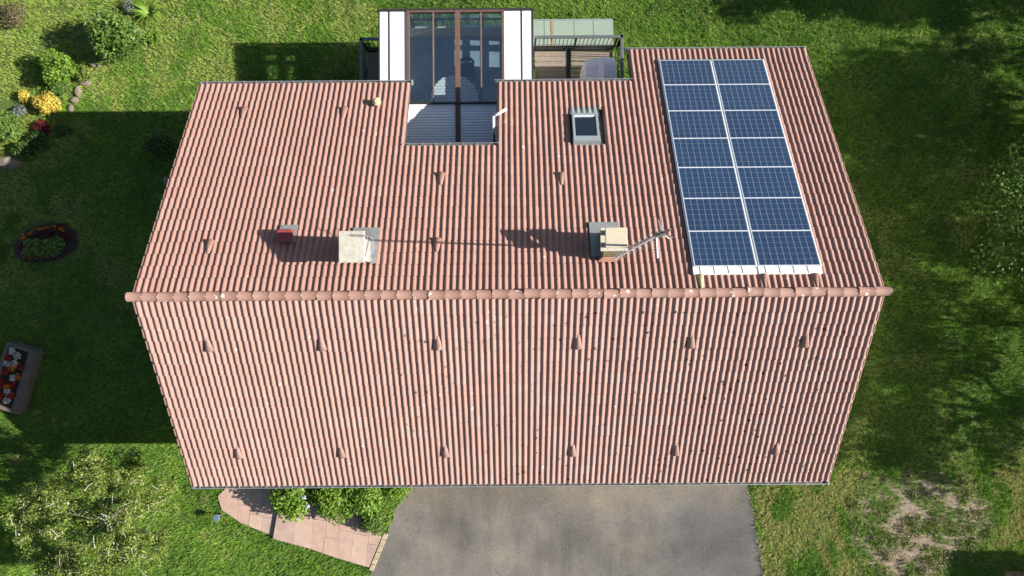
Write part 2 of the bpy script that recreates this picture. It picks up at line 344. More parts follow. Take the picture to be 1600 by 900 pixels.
def ragged(P, step=.09, amp=.045):
    out = []
    for a, c in zip(P, P[1:]+P[:1]):
        n = max(1, int(math.dist(a, c)/step))
        if max(a[1], c[1]) > -5 or max(a[1], c[1]) < -12: n = 1
        out += [(a[0]+(c[0]-a[0])*i/n+rnd.uniform(-amp, amp), a[1]+(c[1]-a[1])*i/n+rnd.uniform(-amp, amp)*.5) for i in range(n)]
    return out
tag(MB().prism(ragged(DRIVE), -.30, .012).build('driveway', M['asphalt']), kind='structure')

path = tag(MB().prism(PATH_L, -.25, .025).prism([(x-.001, y) for x, y in PATH_R], -.25, .135).build('path', M['mortar']), kind='structure')
def clip(P, a, b):
    """keep the part of polygon P left of the line a-b"""
    out = []; sd = lambda p: (b[0]-a[0])*(p[1]-a[1])-(b[1]-a[1])*(p[0]-a[0])
    for i in range(len(P)):
        p, q = P[i], P[(i+1) % len(P)]; s, t = sd(p), sd(q)
        if s >= 0: out.append(p)
        if (s >= 0) != (t >= 0):
            k = s/(s-t); out.append((p[0]+(q[0]-p[0])*k, p[1]+(q[1]-p[1])*k))
    return out
def shrink(P, d):
    n = len(P); out = []
    for i in range(n):
        p0, p, p1 = Vector(P[i-1]), Vector(P[i]), Vector(P[(i+1) % n])
        e0 = (p-p0); e1 = (p1-p)
        if e0.length < 1e-4 or e1.length < 1e-4: out.append(tuple(p)); continue
        e0.normalize(); e1.normalize(); n0 = Vector((-e0.y, e0.x)); n1 = Vector((-e1.y, e1.x)); b = n0+n1
        k = max(.45, b.length_squared/2); out.append(tuple(p+b*(d/(2*k))*1.0))
    return out
def ccw(P):
    return P if sum(P[i-1][0]*P[i][1]-P[i][0]*P[i-1][1] for i in range(len(P))) > 0 else P[::-1]
def slabs(poly, cuts, z, ky):
    poly = ccw(poly)
    for c0, c1 in zip(cuts[:-1], cuts[1:]):
        P = clip(poly, c0[1], c0[0]) if c0 else poly
        P = clip(P, c1[0], c1[1]) if c1 else P
        if len(P) < 3: continue
        ymin = min(p[1] for p in P); ymax = max(p[1] for p in P); y = ymin; first = True
        while y < ymax-.1:
            step = rnd.uniform(*ky); y1 = y+step
            if ymax-y1 < .35: y1 = ymax+.1
            sl = rnd.uniform(-.12, .02); xm = sum(p[0] for p in P)/len(P)
            Q = clip(P, (xm-1, y+sl*-1*0-.25*0+(.16 if not first else -.5)), (xm+1, y-.16*0+(-.16 if not first else -.5))) if not first else P
            Q = clip(Q, (xm+1, y1-.16), (xm-1, y1+.16)) if y1 < ymax else Q
            first = False; y = y1
            if len(Q) < 3: continue
            A = abs(sum(Q[i-1][0]*Q[i][1]-Q[i][0]*Q[i-1][1] for i in range(len(Q))))/2
            if A < .03: continue
            h = rnd.uniform(-.004, .006)
            MB().prism(shrink(Q, .006), z-.10, z+h, .008).build('paving_slab', rnd.choice([M['stone'], M['stone'], M['stone2'], M['stone3']]), path)
def cut(x, lean=.10): return ((x-lean*1.5, -10.0), (x+lean*5*.5, -4.5))
slabs(PATH_R, [None]+[cut(x, l) for x, l in ((-7.35,.16),(-6.75,.10),(-6.3,.2),(-5.85,.1),(-5.35,.18),(-4.85,.14))]+[None], .165, (.6, 1.3))
slabs(PATH_L, [None]+[cut(x, l) for x, l in ((-9.35,.15),(-8.95,.2),(-8.5,.1))]+[None], .055, (.5, .9))
for k in range(6):                                   # pale kerb stones between path and asphalt
    a = Vector((-4.36-.085*k, -7.98-.205*k, 0)); b = a+Vector((-.08, -.19, 0)); w = Vector((.15, -.03, 0))
    MB().prism([(a.x, a.y), (b.x, b.y), (b.x+w.x, b.y+w.y), (a.x+w.x, a.y+w.y)], -.1, .10+rnd.uniform(-.01, .01), .015).build('kerb_stone', M['kerb'], path)

tag(MB().prism([(x+rnd.uniform(-.1,.1), y+rnd.uniform(-.1,.1)) for x, y in BED], -.3, -.010).build('soil_bed', M['baresoil']), kind='structure')
# ------------------------------------------------------------------ grass
def edge_dist(x, y, P):
    d = np.full(x.shape, 9.0)
    for (x0, y0), (x1, y1) in zip(P, P[1:]+P[:1]):
        ex, ey = x1-x0, y1-y0; t = np.clip(((x-x0)*ex+(y-y0)*ey)/(ex*ex+ey*ey), 0, 1); d = np.minimum(d, np.hypot(x-x0-t*ex, y-y0-t*ey))
    return d
def grass():
    n = 330000
    x = NR.uniform(-19, 19, n); y = NR.uniform(-11.2, 12, n)
    bad = inpoly(x, y, DRIVE) | inpoly(x, y, HOUSE) | inpoly(x, y, PATH_R) | inpoly(x, y, PATH_L)
    bad |= ((x+15.76)/1.15)**2+((y-1.87)/.78)**2 < 1
    bad |= inpoly(x, y, [(-16.9,-1.55),(-15.95,-1.75),(-16.55,-3.6),(-17.4,-3.4)])
    bed = inpoly(x, y, BED)
    bn = .6*vnoise(x, y, .42, 5)+.4*vnoise(x, y, .14, 6); ed = edge_dist(x, y, BED); bad |= bed & (NR.random(n) > np.clip(np.maximum((bn-.47)/.14, 1.25-ed/(.2+.6*vnoise(x, y, .5, 8))), .05, 1))
    rough = (x < -13.2) & (y > 5.6+.9*(vnoise(x, y, 1.2, 9)-.5)) | ((x < -12.6) & (y > 9.3))
    bad |= rough & (vnoise(x, y, .5, 12)*.6+vnoise(x, y, .17, 13)*.4 < .33)
    k = ~bad; x, y = x[k], y[k]; bed, rough = bed[k], rough[k]; n = len(x)
    lush = .5*vnoise(x, y, 1.7, 21)+.3*vnoise(x, y, .55, 22)+.2*vnoise(x, y, .2, 23)
    dry = .45*vnoise(x, y, 2.6, 31)+.35*vnoise(x, y, .8, 32)+.2*vnoise(x, y, .25, 33)
    east = (x > 8.2) & (y < -6)
    streak = vnoise(x+y*.25, y*.35, .33, 35)
    dry = dry+np.where(east, .07*(1-np.clip((x-11.5)/3, 0, 1))+.55*(streak-.5), 0)+np.where((y > 7) & (x < 8), .02, 0)+np.where(rough, .10, 0)-np.where((y < -5.5) & (x < -4), .07, 0)
    t = .38+.85*(lush-.5)+NR.normal(0, .10, n)
    t = np.where(dry+NR.normal(0, .025, n) > .61, np.where(east, .72, .58)+.28*NR.random(n), t)
    t = np.where(bed, .22+.75*NR.random(n)**2.2, t); 
    hs = .55+.75*lush+.30*NR.random(n); hs = np.where(t > .7, hs*.75, hs); hs = np.where(bed | east, hs*1.5, hs)
    for PP in (DRIVE, PATH_R, PATH_L): hs = np.where(edge_dist(x, y, PP) < .10, hs*1.5, hs)
    nb = 4; tot = n*nb; ti = np.repeat(np.arange(n), nb)
    ang = NR.uniform(0, 2*np.pi, tot); bx = x[ti]+NR.normal(0, .022, tot); by = y[ti]+NR.normal(0, .022, tot)
    h = hs[ti]*NR.uniform(.035, .085, tot); lean = NR.uniform(.25, 1.5, tot)*h; w = NR.uniform(.010, .022, tot)
    bz = gz_np(by)-.012
    dx, dy = np.cos(ang), np.sin(ang)
    A = np.stack([bx-dy*w*.5, by+dx*w*.5, bz], 1); B = np.stack([bx+dy*w*.5, by-dx*w*.5, bz], 1)
    C = np.stack([bx+dx*lean, by+dy*lean, bz+h+.02], 1)
    V = np.stack([A, B, C], 1).reshape(-1, 3); F = np.arange(tot*3).reshape(-1, 3)
    tag(np_mesh('grass', V, F, LEAF['grass'], tint=np.clip(t[ti]+NR.normal(0, .07, tot), 0, 1)), 'mown lawn grass with dry straw patches all round the house', 'grass', kind='stuff')
grass()

# ------------------------------------------------------------------ foliage and trees
def leaves(centres, radii, count, size, asp=.5, up=.35, shell=.5, seed=0, droop=0.0, floor_z=None):
    """rhombic leaves spread through the volume of ellipsoid clumps"""
    g = np.random.default_rng(seed); C = np.array(centres, float); Rr = np.array(radii, float)
    if Rr.ndim == 1: Rr = np.repeat(Rr[:, None], 3, 1)
    wgt = Rr.prod(1)**.67; idx = g.choice(len(C), count, p=wgt/wgt.sum())
    d = g.normal(size=(count, 3)); d /= np.linalg.norm(d, axis=1)[:, None]
    r = g.random(count)**(1/(1+2*shell*2)); P = C[idx]+d*Rr[idx]*r[:, None]
    nrm = d*.7+g.normal(size=(count, 3))*.55+np.array([0, 0, up]); nrm /= np.linalg.norm(nrm, axis=1)[:, None]
    a = np.cross(nrm, g.normal(size=(count, 3))); a /= np.linalg.norm(a, axis=1)[:, None]; b = np.cross(nrm, a)
    s = size*g.uniform(.6, 1.3, count)[:, None]
    if droop: a[:, 2] -= droop; 
    V = np.stack([P-a*s*.5, P+b*s*asp*.5+nrm*s*.06, P+a*s*.5, P-b*s*asp*.5+nrm*s*.06], 1)
    if floor_z is not None:
        k = P[:, 2] > floor_z; V = V[k]; d = d[k]; idx = idx[k]; r = r[k]
    m = len(V); F = np.arange(m*4).reshape(-1, 4)
    t = np.clip(.45+g.normal(0, .20, m)+(g.random(len(C))[idx]-.5)*.35, 0, 1)
    return V.reshape(-1, 3), F, t
def clumps(c, R, n, rr, seed, flat=1.0):
    g = np.random.default_rng(seed); out = []; rad = []
    for i in range(n):
        d = g.normal(size=3); d /= np.linalg.norm(d); d[2] = abs(d[2])*.9-.15*(g.random() < .3)
        k = g.uniform(.35, .95); out.append([c[0]+d[0]*R[0]*k, c[1]+d[1]*R[1]*k, c[2]+d[2]*R[2]*k]); q = rr*g.uniform(.65, 1.25); rad.append([q, q, q*flat])
    return out, rad
def bush(name, label, cat, x, y, rx, ry, h, m, count, size, seed, n=14, asp=.5, group=None, cl=.42, droop=0.0, stem=True):
    z = gz(y); root = empty(name, (x, y, z), label, cat, group)
    C, Rr = clumps((x, y, z+h*.38), (rx*.72, ry*.72, h*.45), n, min(rx, ry)*cl, seed)
    C.append([x, y, z+h*.4]); Rr.append([rx*.7, ry*.7, h*.4])
    V, F, t = leaves(C, Rr, count, size, asp, seed=seed, floor_z=z+.02, droop=droop)
    np_mesh('foliage', V-np.array([x, y, z]), F, m, root, t)
    if stem:
        s = MB(); g = random.Random(seed)
        for i in range(6):
            a = g.uniform(0, 6.28); s.tube((x+.04*math.cos(a), y+.04*math.sin(a), z-.05), (x+rx*.5*math.cos(a), y+ry*.5*math.sin(a), z+h*.55), .018, .007, 5)
        s.build('stem', M['bark'], root)
    return root
def limb(mb, p, d, L, r, g, depth, tips, spread=.7, up=.15, sub=3):
    steps = 3; q = Vector(p); dd = Vector(d).normalized()
    for i in range(steps):
        nd_ = (dd+Vector((g.gauss(0, .16), g.gauss(0, .16), g.gauss(0, .10)+up*.3))).normalized()
        e = q+nd_*(L/steps); r1 = r*(1-.22*(i+1)); mb.tube(q, e, r*(1-.22*i), r1, 6 if r > .03 else 4, False); q, dd = e, nd_
        if depth > 0 and i > 0:
            for _ in range(sub if i == steps-1 else 1):
                b = (dd+Vector((g.gauss(0, spread), g.gauss(0, spread), g.gauss(.1, spread*.6)))).normalized()
                limb(mb, q, b, L*g.uniform(.5, .72), r1*.62, g, depth-1, tips, spread, up, sub)
    tips.append((q.x, q.y, q.z))
def tree(name, label, x, y, h, R, m, count, size, seed, group=None, trunk_r=.16, depth=2, cl=.34, n=46, lift=.62, barkm=None, flat=.75):
    z = gz(y)-.05; g = random.Random(seed); root = empty(name, (x, y, z), label, 'tree', group)
    t = MB(); top = Vector((x+g.uniform(-.2, .2), y+g.uniform(-.2, .2), z+h*lift*.72))
    mid = Vector((x, y, z))*.5+top*.5+Vector((g.uniform(-.1, .1), g.uniform(-.1, .1), 0))
    t.tube((x, y, z-.1), mid, trunk_r*1.25, trunk_r, 9, False).tube(mid, top, trunk_r, trunk_r*.7, 9, False)
    t.build('trunk', barkm or M['bark'], root, True)
    l = MB(); tips = []
    for i in range(7):
        a = i*2*math.pi/7+g.uniform(-.3, .3)
        limb(l, top if i % 2 else mid*.35+top*.65, (math.cos(a), math.sin(a), g.uniform(.25, .9)), R*.62, trunk_r*.45, g, depth-1, tips, up=.2)
    l.build('limbs', barkm or M['bark'], root, True)
    C, Rr = clumps((x, y, z+h*lift), (R, R, h*(1-lift)), n, R*cl, seed, flat)
    for p in tips[::2]: C.append(list(p)); rr = R*cl*.8; Rr.append([rr, rr, rr*flat])
    V, F, tt = leaves(C, Rr, count, size, .55, seed=seed, shell=.25)
    np_mesh('crown', V-np.array([x, y, z]), F, m, root, tt)
    return root

def weeds():
    """flat rosettes of broad leaves scattered through the lawn"""
    g = np.random.default_rng(77); n = 5200; x = g.uniform(-18, 18, n); y = g.uniform(-10.8, 11, n)
    k = (vnoise(x, y, 1.1, 71) > .56) & ~(inpoly(x, y, DRIVE) | inpoly(x, y, HOUSE) | inpoly(x, y, PATH_R) | inpoly(x, y, PATH_L)) & (((x+15.76)/1.3)**2+((y-1.87)/.9)**2 > 1)
    k &= ~inpoly(x, y, [(-17.2,-1.4),(-15.7,-1.5),(-16.3,-3.9),(-17.6,-3.7)])
    x, y = x[k], y[k]; C = np.stack([x, y, gz_np(y)+.035], 1); rr = g.uniform(.05, .13, len(x))
    V, F, t = leaves(C, np.stack([rr, rr, rr*.25], 1), len(x)*14, .075, .5, up=1.1, seed=78)
    tag(np_mesh('lawn_weeds', V, F, LEAF['mid'], tint=t), 'broad leaved weeds scattered through the lawn', 'weeds', kind='stuff')
weeds()
def scrub():
    g = np.random.default_rng(5); n = 150; x = g.uniform(11.2, 17.2, n); y = g.uniform(-10, -5.9, n); k = inpoly(x, y, BED) | (g.random(n) < .12); x, y = x[k], y[k]
    h = g.uniform(.08, .26, len(x)); C = np.stack([x, y, h*.45], 1); rr = g.uniform(.10, .28, len(x))
    V, F, t = leaves(C, np.stack([rr, rr, h*.6], 1), len(x)*70, .085, .3, seed=6, floor_z=0.0)
    tag(np_mesh('scrub', V, F, LEAF['scrub'], tint=t), 'rough dry and green scrub over the bare soil patch', 'scrub', kind='stuff')
scrub()
# ------------------------------------------------------------------ the house
P = 0.528; CP, SP = math.cos(P), math.sin(P); ZR = 7.4835; XL, XR = -8.767, 8.620
TW = (XR-XL)/57; ROW = .3398; U0, V0 = .494, .5423
BASE = -.047                                           # tile crests come up to the roof plane
def up_pt(x, u, h=0.0): return Vector((x, u*CP+h*SP, ZR-u*SP+h*CP))
def lo_pt(x, u, h=0.0): return Vector((x, -u*CP-h*SP, ZR-u*SP+h*CP))
MU = Matrix.Rotation(-P, 4, 'X'); ML = Matrix.Rotation(math.pi, 4, 'Z') @ Matrix.Rotation(-P, 4, 'X')
house = empty('house', (0, 0, 0), 'large house under a salmon pink corrugated tile roof', 'house')

def slope(name, polys, ptf):
    b = MB()
    for q in polys:
        x0, x1, u0, u1 = q
        t = [ptf(x, u, BASE-.03) for x, u in ((x0,u0),(x1,u0),(x1,u1),(x0,u1))]; l = [p-Vector((0, 0, .16)) for p in t]
        b.add(t+l, [(0,1,2,3),(7,6,5,4),(0,4,5,1),(1,5,6,2),(2,6,7,3),(3,7,4,0)])
    o = b.build(name, M['under'], house); return o
NX0, NX1 = XL+19.5*TW, XL+27.5*TW; SX = XL+40*TW; UN = U0+12*ROW; UE = U0+19*ROW; UR = 8.23; VE = V0+16*ROW
s_up = slope('roof_slope', [(XL+.02, NX0-.01, 0.02, UE-.05), (NX0-.01, NX1+.01, 0.02, UN-.05), (NX1+.01, SX, 0.02, UE-.05), (SX, XR-.02, 0.02, UR-.05)], up_pt)
s_lo = slope('roof_slope', [(XL+.02, XR-.02, 0.02, VE-.05)], lo_pt)
s_up['label'] = 'tiled roof slope with the solar panels'; s_lo['label'] = 'plain tiled roof slope above the driveway'

def roll(t, H=.0415):
    """height of the tile roll; t counts rolls: rounded crest and valley"""
    return H*(1-((1+math.cos(2*math.pi*t))/2)**1.08)
def tile_geo(nw, L=ROW, tuck=.06):
    """nw rolls wide; x across, y down the slope, z up from the slope"""
    k = 10; n = nw*k; w = TW/2*nw; T = .027; D = .027; v = []; f = []
    for (y, dz) in ((-tuck, -.006), (L, D), (L, D), (L-.003, D-T)):
        for i in range(n+1): v.append((w*i/n, y, roll(i/k)+dz))
    for i in range(n): f.append((i, n+1+i, n+2+i, i+1)); f.append((2*n+2+i, 3*n+3+i, 3*n+4+i, 2*n+3+i))
    return np.array(v), np.array(f)
def tile_mesh(nw, m):
    v, f = tile_geo(nw); me = bpy.data.meshes.new('roof_tile'); me.from_pydata([tuple(p) for p in v], [], [tuple(int(i) for i in q) for q in f])
    me.polygons.foreach_set('use_smooth', [True]*len(me.polygons)); me.update(); me.materials.append(M[m]); return me
TM = {(w, m): tile_mesh(w, m) for w in (1, 2) for m in ('tile', 'tilen')}; TG = {1: tile_geo(1), 2: tile_geo(2)}
jobs = {'u': [], 'l': []}
for c in range(57):
    x0 = XL+c*TW
    for k in range(0, 24):
        ua = U0+(k-1)*ROW; ub = ua+ROW; x, nw, h = x0, 2, 0.0
        if c >= 40:
            if k == 23: ua = UR-ROW; h = .022
        elif k > 19: continue
        if k > 12 and c in (19, 27):
            nw = 1
            if c == 27: x = x0+TW/2
        elif k > 12 and 19 < c < 27: continue
        if 43 <= c <= 51 and 2 <= k <= 21: continue
        if 34 <= c <= 36 and 13 <= k <= 16: continue
        jobs['u'].append((k, x, ua, nw, h))
    for k in range(0, 17): jobs['l'].append((k, x0, V0+(k-1)*ROW, 2, 0.0))
def lay(side, slope_obj):
    J = jobs[side]; near = [j for j in J if j[0] in (1, 2, 3)][:150 if side == 'u' else 150]
    near = sorted([j for j in J if j[0] <= 3 and j[0] >= 1], key=lambda j: (j[0], abs(j[1])))[:148]; nset = set(near)
    mat4 = MU if side == 'u' else ML; ptf = up_pt if side == 'u' else lo_pt
    VV, FF, TT = [], [], []; n = 0
    for j in J:
        k, x, ua, nw, h = j; w = TW/2*nw
        p = ptf(x if side == 'u' else x+w, ua, BASE+h+rnd.uniform(-.002, .003)); yaw = Matrix.Rotation(rnd.gauss(0, .004), 4, 'Z')
        m4 = Matrix.Translation(p) @ mat4 @ yaw
        if j in nset:
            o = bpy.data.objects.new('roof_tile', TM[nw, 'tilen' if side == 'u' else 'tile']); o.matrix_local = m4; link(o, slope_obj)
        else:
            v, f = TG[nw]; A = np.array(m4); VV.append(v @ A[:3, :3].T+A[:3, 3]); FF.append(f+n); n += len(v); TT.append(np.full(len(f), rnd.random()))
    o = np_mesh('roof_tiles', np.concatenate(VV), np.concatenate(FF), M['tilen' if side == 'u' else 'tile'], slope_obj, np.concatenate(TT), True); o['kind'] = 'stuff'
lay('u', s_up); lay('l', s_lo)
for o_ in (0,): pass
# verge strips that close the tile ends at both gables
for s, ptf, UEE in ((s_up, up_pt, (UE, UR)), (s_lo, lo_pt, (VE, VE))):
    for x, ue, sg in ((XL, UEE[0], -1), (XR, UEE[1], 1)):
        b = MB(); k = 0; u = .12
        while u < ue-.02:
            u1 = min(u+ROW, ue); q = [ptf(xx, uu, hh) for (uu, hh) in ((u, -.03), (u1, -.005)) for xx in (x-.012, x+.012)]
            l = [p-Vector((0, 0, .17)) for p in q]; b.add(q+l, [(0,1,3,2),(4,6,7,5),(0,4,5,1),(1,5,7,3),(3,7,6,2),(2,6,4,0)]); u = u1
        b.build('verge', M['tilen' if s is s_up else 'tile'], s)

# ridge tiles, each with its pale mortar edge and clip
def ridge_mesh():
    L, n = .40, 10; v = []; f = []
    for x, r in ((0, .1065), (L, .1045)):
        for i in range(n+1):
            a = math.pi*(-.10+1.20*i/n); v.append((x, r*math.cos(a)*1.02, r*math.sin(a)*.95))
    for i in range(n): f.append((i, n+1+i, n+2+i, i+1))
    v += [(0, 0, 0)]; f += [(len(v)-1, i+1, i) for i in range(n)]
    me = bpy.data.meshes.new('ridge_tile'); me.from_pydata(v, [], f); me.polygons.foreach_set('use_smooth', [len(q.vertices) == 4 for q in me.polygons]); me.update(); me.materials.append(M['ridge'])
    n = 10; v = []; f = []
    for x, r in ((-.006, .105), (-.006, .1105), (.006, .1105), (.006, .105)):
        for i in range(n+1):
            a = math.pi*(-.05+1.10*i/n); v.append((x, r*math.cos(a)*1.02, r*math.sin(a)*.95))
    for k in range(3):
        for i in range(n): f.append((k*(n+1)+i, (k+1)*(n+1)+i, (k+1)*(n+1)+i+1, k*(n+1)+i+1))
    mo = bpy.data.meshes.new('mortar_edge'); mo.from_pydata(v, [], f); mo.update(); mo.materials.append(M['tile'])
    b = MB().box((-.016, -.010, .098), (.012, .010, .114)); cl = bpy.data.meshes.new('ridge_clip'); cl.from_pydata(b.v, [], b.f); cl.update(); cl.materials.append(M['cream'])
    return me, mo, cl
RM, RMO, RCL = ridge_mesh(); nr = 48; rs = (XR+.07-(XL-.07))/nr
for i in range(nr):
    o = bpy.data.objects.new('ridge_tile', RM); o.location = (XL-.07+i*rs, rnd.gauss(0, .006), ZR+.008+rnd.gauss(0, .005)); o.rotation_euler = (rnd.gauss(0, .02), rnd.gauss(0, .006), rnd.gauss(0, .010)); o.scale.x = (rs+.02)/.40; link(o, house)
    if i:
        p = bpy.data.objects.new('ridge_clip', RCL); link(p, o)
        if i < 22 or rnd.random() < .35: p = bpy.data.objects.new('mortar_edge', RMO); link(p, o)
b = MB(); pts = [(XR+.075, .104*math.cos(math.pi*i/10), ZR+.01+.1*math.sin(math.pi*i/10)) for i in range(11)]
b.add(pts, [tuple(range(11))]); b.build('ridge_end', M['ridge'], house)

# walls (mostly under the eaves)
WT = .25
def wall_run(pts, z0, ztop, name='wall'):
    for a, c in zip(pts[:-1], pts[1:]):
        a, c = Vector((*a, 0)), Vector((*c, 0)); d = (c-a).normalized(); n = Vector((-d.y, d.x, 0))*WT
        za, zc = ztop(a), ztop(c); q = [a, c, c+n, a+n]
        MB().add([(p.x, p.y, z0) for p in q]+[(q[0].x, q[0].y, za), (q[1].x, q[1].y, zc), (q[2].x, q[2].y, zc), (q[3].x, q[3].y, za)],
                 [(0,3,2,1),(4,5,6,7),(0,1,5,4),(1,2,6,5),(2,3,7,6),(3,0,4,7)]).build(name, M['render'], house)
zt = lambda p: ZR-abs(p.y)*math.tan(P)-.42
wall_run([(-8.3,-4.55),(8.15,-4.55)], -.6, zt)
wall_run([(8.15,-4.55),(8.15,0),(8.15,6.45)], -.8, zt)
wall_run([(8.15,6.45),(3.75,6.45),(3.75,5.5),(.72,5.5)], -.8, zt)
wall_run([(-3.95,5.5),(-8.3,5.5),(-8.3,0),(-8.3,-4.55)], -.8, zt)

# gutters with brackets
def gutter(x0, x1, y, z, sgn, step=.365):
    n = 8; r = .062; b = MB(); v = []
    for x in (x0, x1):
        for i in range(n+1):
            a = math.pi*(1+i/n); v.append((x, y+r*math.cos(a), z+r*math.sin(a)))
        for i in range(n, -1, -1):
            a = math.pi*(1+i/n); v.append((x, y+(r-.006)*math.cos(a), z+(r-.006)*math.sin(a)))
    m_ = 2*n+2
    b.add(v, [(i, (i+1) % m_, m_+(i+1) % m_, m_+i) for i in range(m_)]+[tuple(range(m_-1, -1, -1)), tuple(range(m_, 2*m_))])
    for x in (x0, x1): b.tube((x, y, z-.001), (x+.004, y, z-.001), r, r, 16)
    g = b.build('gutter', M['zinc'], house)
    MB().tube((x0, y+sgn*r, z), (x1, y+sgn*r, z), .011, .011, 6).build('gutter_lip', M['zincpale'], g)
    MB().box((x0-.05, y-.068, z-.066), (x0-.006, y+.072, z+.012)).build('end_cap', M['zincpale'], g)
    MB().box((x1+.006, y-.068, z-.066), (x1+.05, y+.072, z+.012)).build('end_cap', M['zincpale'], g)
    k = int((x1-x0)/step); bm = None
    for i in range(k+1):
        x = x0+(x1-x0)*(i+.5)/(k+1)
        if bm is None:
            t = MB().box((-.008, -.072, .004), (.008, .078, .014)); bm = bpy.data.meshes.new('bracket'); bm.from_pydata(t.v, [], t.f); bm.update(); bm.materials.append(M['zincpale'])
        o = bpy.data.objects.new('bracket', bm); o.location = (x, y, z); link(o, g)
    return g
def eave(ptf, u, x0, x1, s):
    p = ptf(0, u, -.075); gutter(x0, x1, p.y+s*.055, p.z, s)
eave(lo_pt, VE, XL+.02, XR-.02, -1); eave(up_pt, UE, XL+.02, NX0+.02, 1); eave(up_pt, UE, NX1-.01, SX+.05, 1)
eave(up_pt, UR, SX-.02, XR-.02, 1); eave(up_pt, UN, NX0-.06, NX1+.03, 1)

# vent tiles: half cones that open down the slope
def vent(ptf, x, u, up, m='terracotta', L=.37, r=.112, label=None):
    n = 8; v = []; f = []; sl = s_up if up else s_lo
    for (du, rr, h) in ((-L*.62, r*.30, .0), (L*.38, r, .012)):
        for i in range(n+1):
            a = math.pi*i/n; q = ptf(x+rr*math.cos(a), u+du, h-.02+rr*.85*math.sin(a)); v.append(q)
    fs = [(i, n+1+i, n+2+i, i+1) for i in range(n)]
    inner = []
    for i in range(n+1):
        a = math.pi*i/n; rr = r*.84; inner.append(ptf(x+rr*math.cos(a), u+L*.38-.001, .012-.02+rr*.85*math.sin(a)))
    k = len(v); v += inner; fs += [(n+1+i, k+i, k+i+1, n+2+i) for i in range(n)]
    back = len(v); v.append(ptf(x, u-L*.3, -.01)); fs += [(k+i+1, k+i, back) for i in range(n)]
    if not up: fs = [q[::-1] for q in fs]
    o = MB().add(v, fs).build('vent_tile', (M['tilen' if up else 'tile'] if m == 'terracotta' else M[m]), sl, True)
    if label: o['label'] = label
for x, u in ((-7.31,5.85),(-4.56,5.82),(-1.79,3.47),(1.29,3.44),(-7.27,1.42),(-1.79,1.42)): vent(up_pt, x, u, True)
vent(up_pt, 4.40, .34, True, 'cream', .36, .092, 'cream coloured vent tile below the solar panels')
for x in (5.88, 7.08): vent(up_pt, x, .34, True, L=.36, r=.092)
for x in (-7.29,-4.57,-1.78,1.58,4.30,7.04): vent(lo_pt, x, 1.36, False)
for x in (-7.26,-4.54,-1.79,1.58,4.31,6.96): vent(lo_pt, x, 4.80, False)
# buff clay vent pot and red flue box
c0 = up_pt(-3.66, 6.15); b = MB()
for z0, z1, r0, r1 in ((-.12,.10,.075,.085),(.10,.16,.115,.12),(.16,.21,.12,.05)): b.tube(c0+Vector((0,0,z0)), c0+Vector((0,0,z1)), r0, r1, 9)
b.build('vent_pot', M['cream'], house, False, .006)['label'] = 'buff clay vent pot above the eave'
c0 = up_pt(-5.42, 1.66); rb = MB().box((c0.x-.15, c0.y-.13, c0.z-.12), (c0.x+.15, c0.y+.17, c0.z+.24)).build('flue_box', M['red'], house, False, .01); rb['label'] = 'small dark red metal flue box'
MB().box((c0.x-.18, c0.y-.15, c0.z+.241), (c0.x+.18, c0.y+.13, c0.z+.265)).build('flue_lid', M['red'], rb)
MB().add([up_pt(c0.x+a, c0.y/CP+d, .03) for a, d in ((-.22,-.2),(.22,-.2),(.22,.34),(-.22,.34))], [(0,1,2,3)]).build('flue_flashing', M['flash'], rb)

# chimneys
def chimney_w():
    x0, x1, y0, y1 = -3.80, -3.34, .78, 1.38; zt_ = 7.90
    st = MB().box((x0, y0, 6.2), (x1, y1, zt_)).build('chimney', M['stackgrey'], house, False, .008); st['label'] = 'pale rendered chimney under a square cement slab'
    MB().box((x0-.06, y0-.05, zt_+.002), (x1+.06, y1+.06, zt_+.07)).build('chimney_cap', M['cap'], st, False, .012)
    b = MB()
    for (xa, xb, ua, ub) in ((x0-.05, x1+.13, y1/CP-.05, y1/CP+.30), (x1+.001, x1+.13, y0/CP-.05, y1/CP-.05)):
        q = [up_pt(x, u, .035) for x, u in ((xa,ua),(xb,ua),(xb,ub),(xa,ub))]; l = [p-Vector((0,0,.05)) for p in q]; b.add(q+l, [(0,1,2,3),(7,6,5,4),(0,4,5,1),(1,5,6,2),(2,6,7,3),(3,7,4,0)])
    b.build('chimney_flashing', M['flash'], st)
    b = MB()
    for k in range(4):
        yy = y0+.02+k*.145; b.box((x1+.002, yy, ZR-yy*math.tan(P)-.02), (x1+.025, yy+.14, ZR-yy*math.tan(P)+.16))
    b.build('soaker', M['zincpale'], st)
chimney_w()
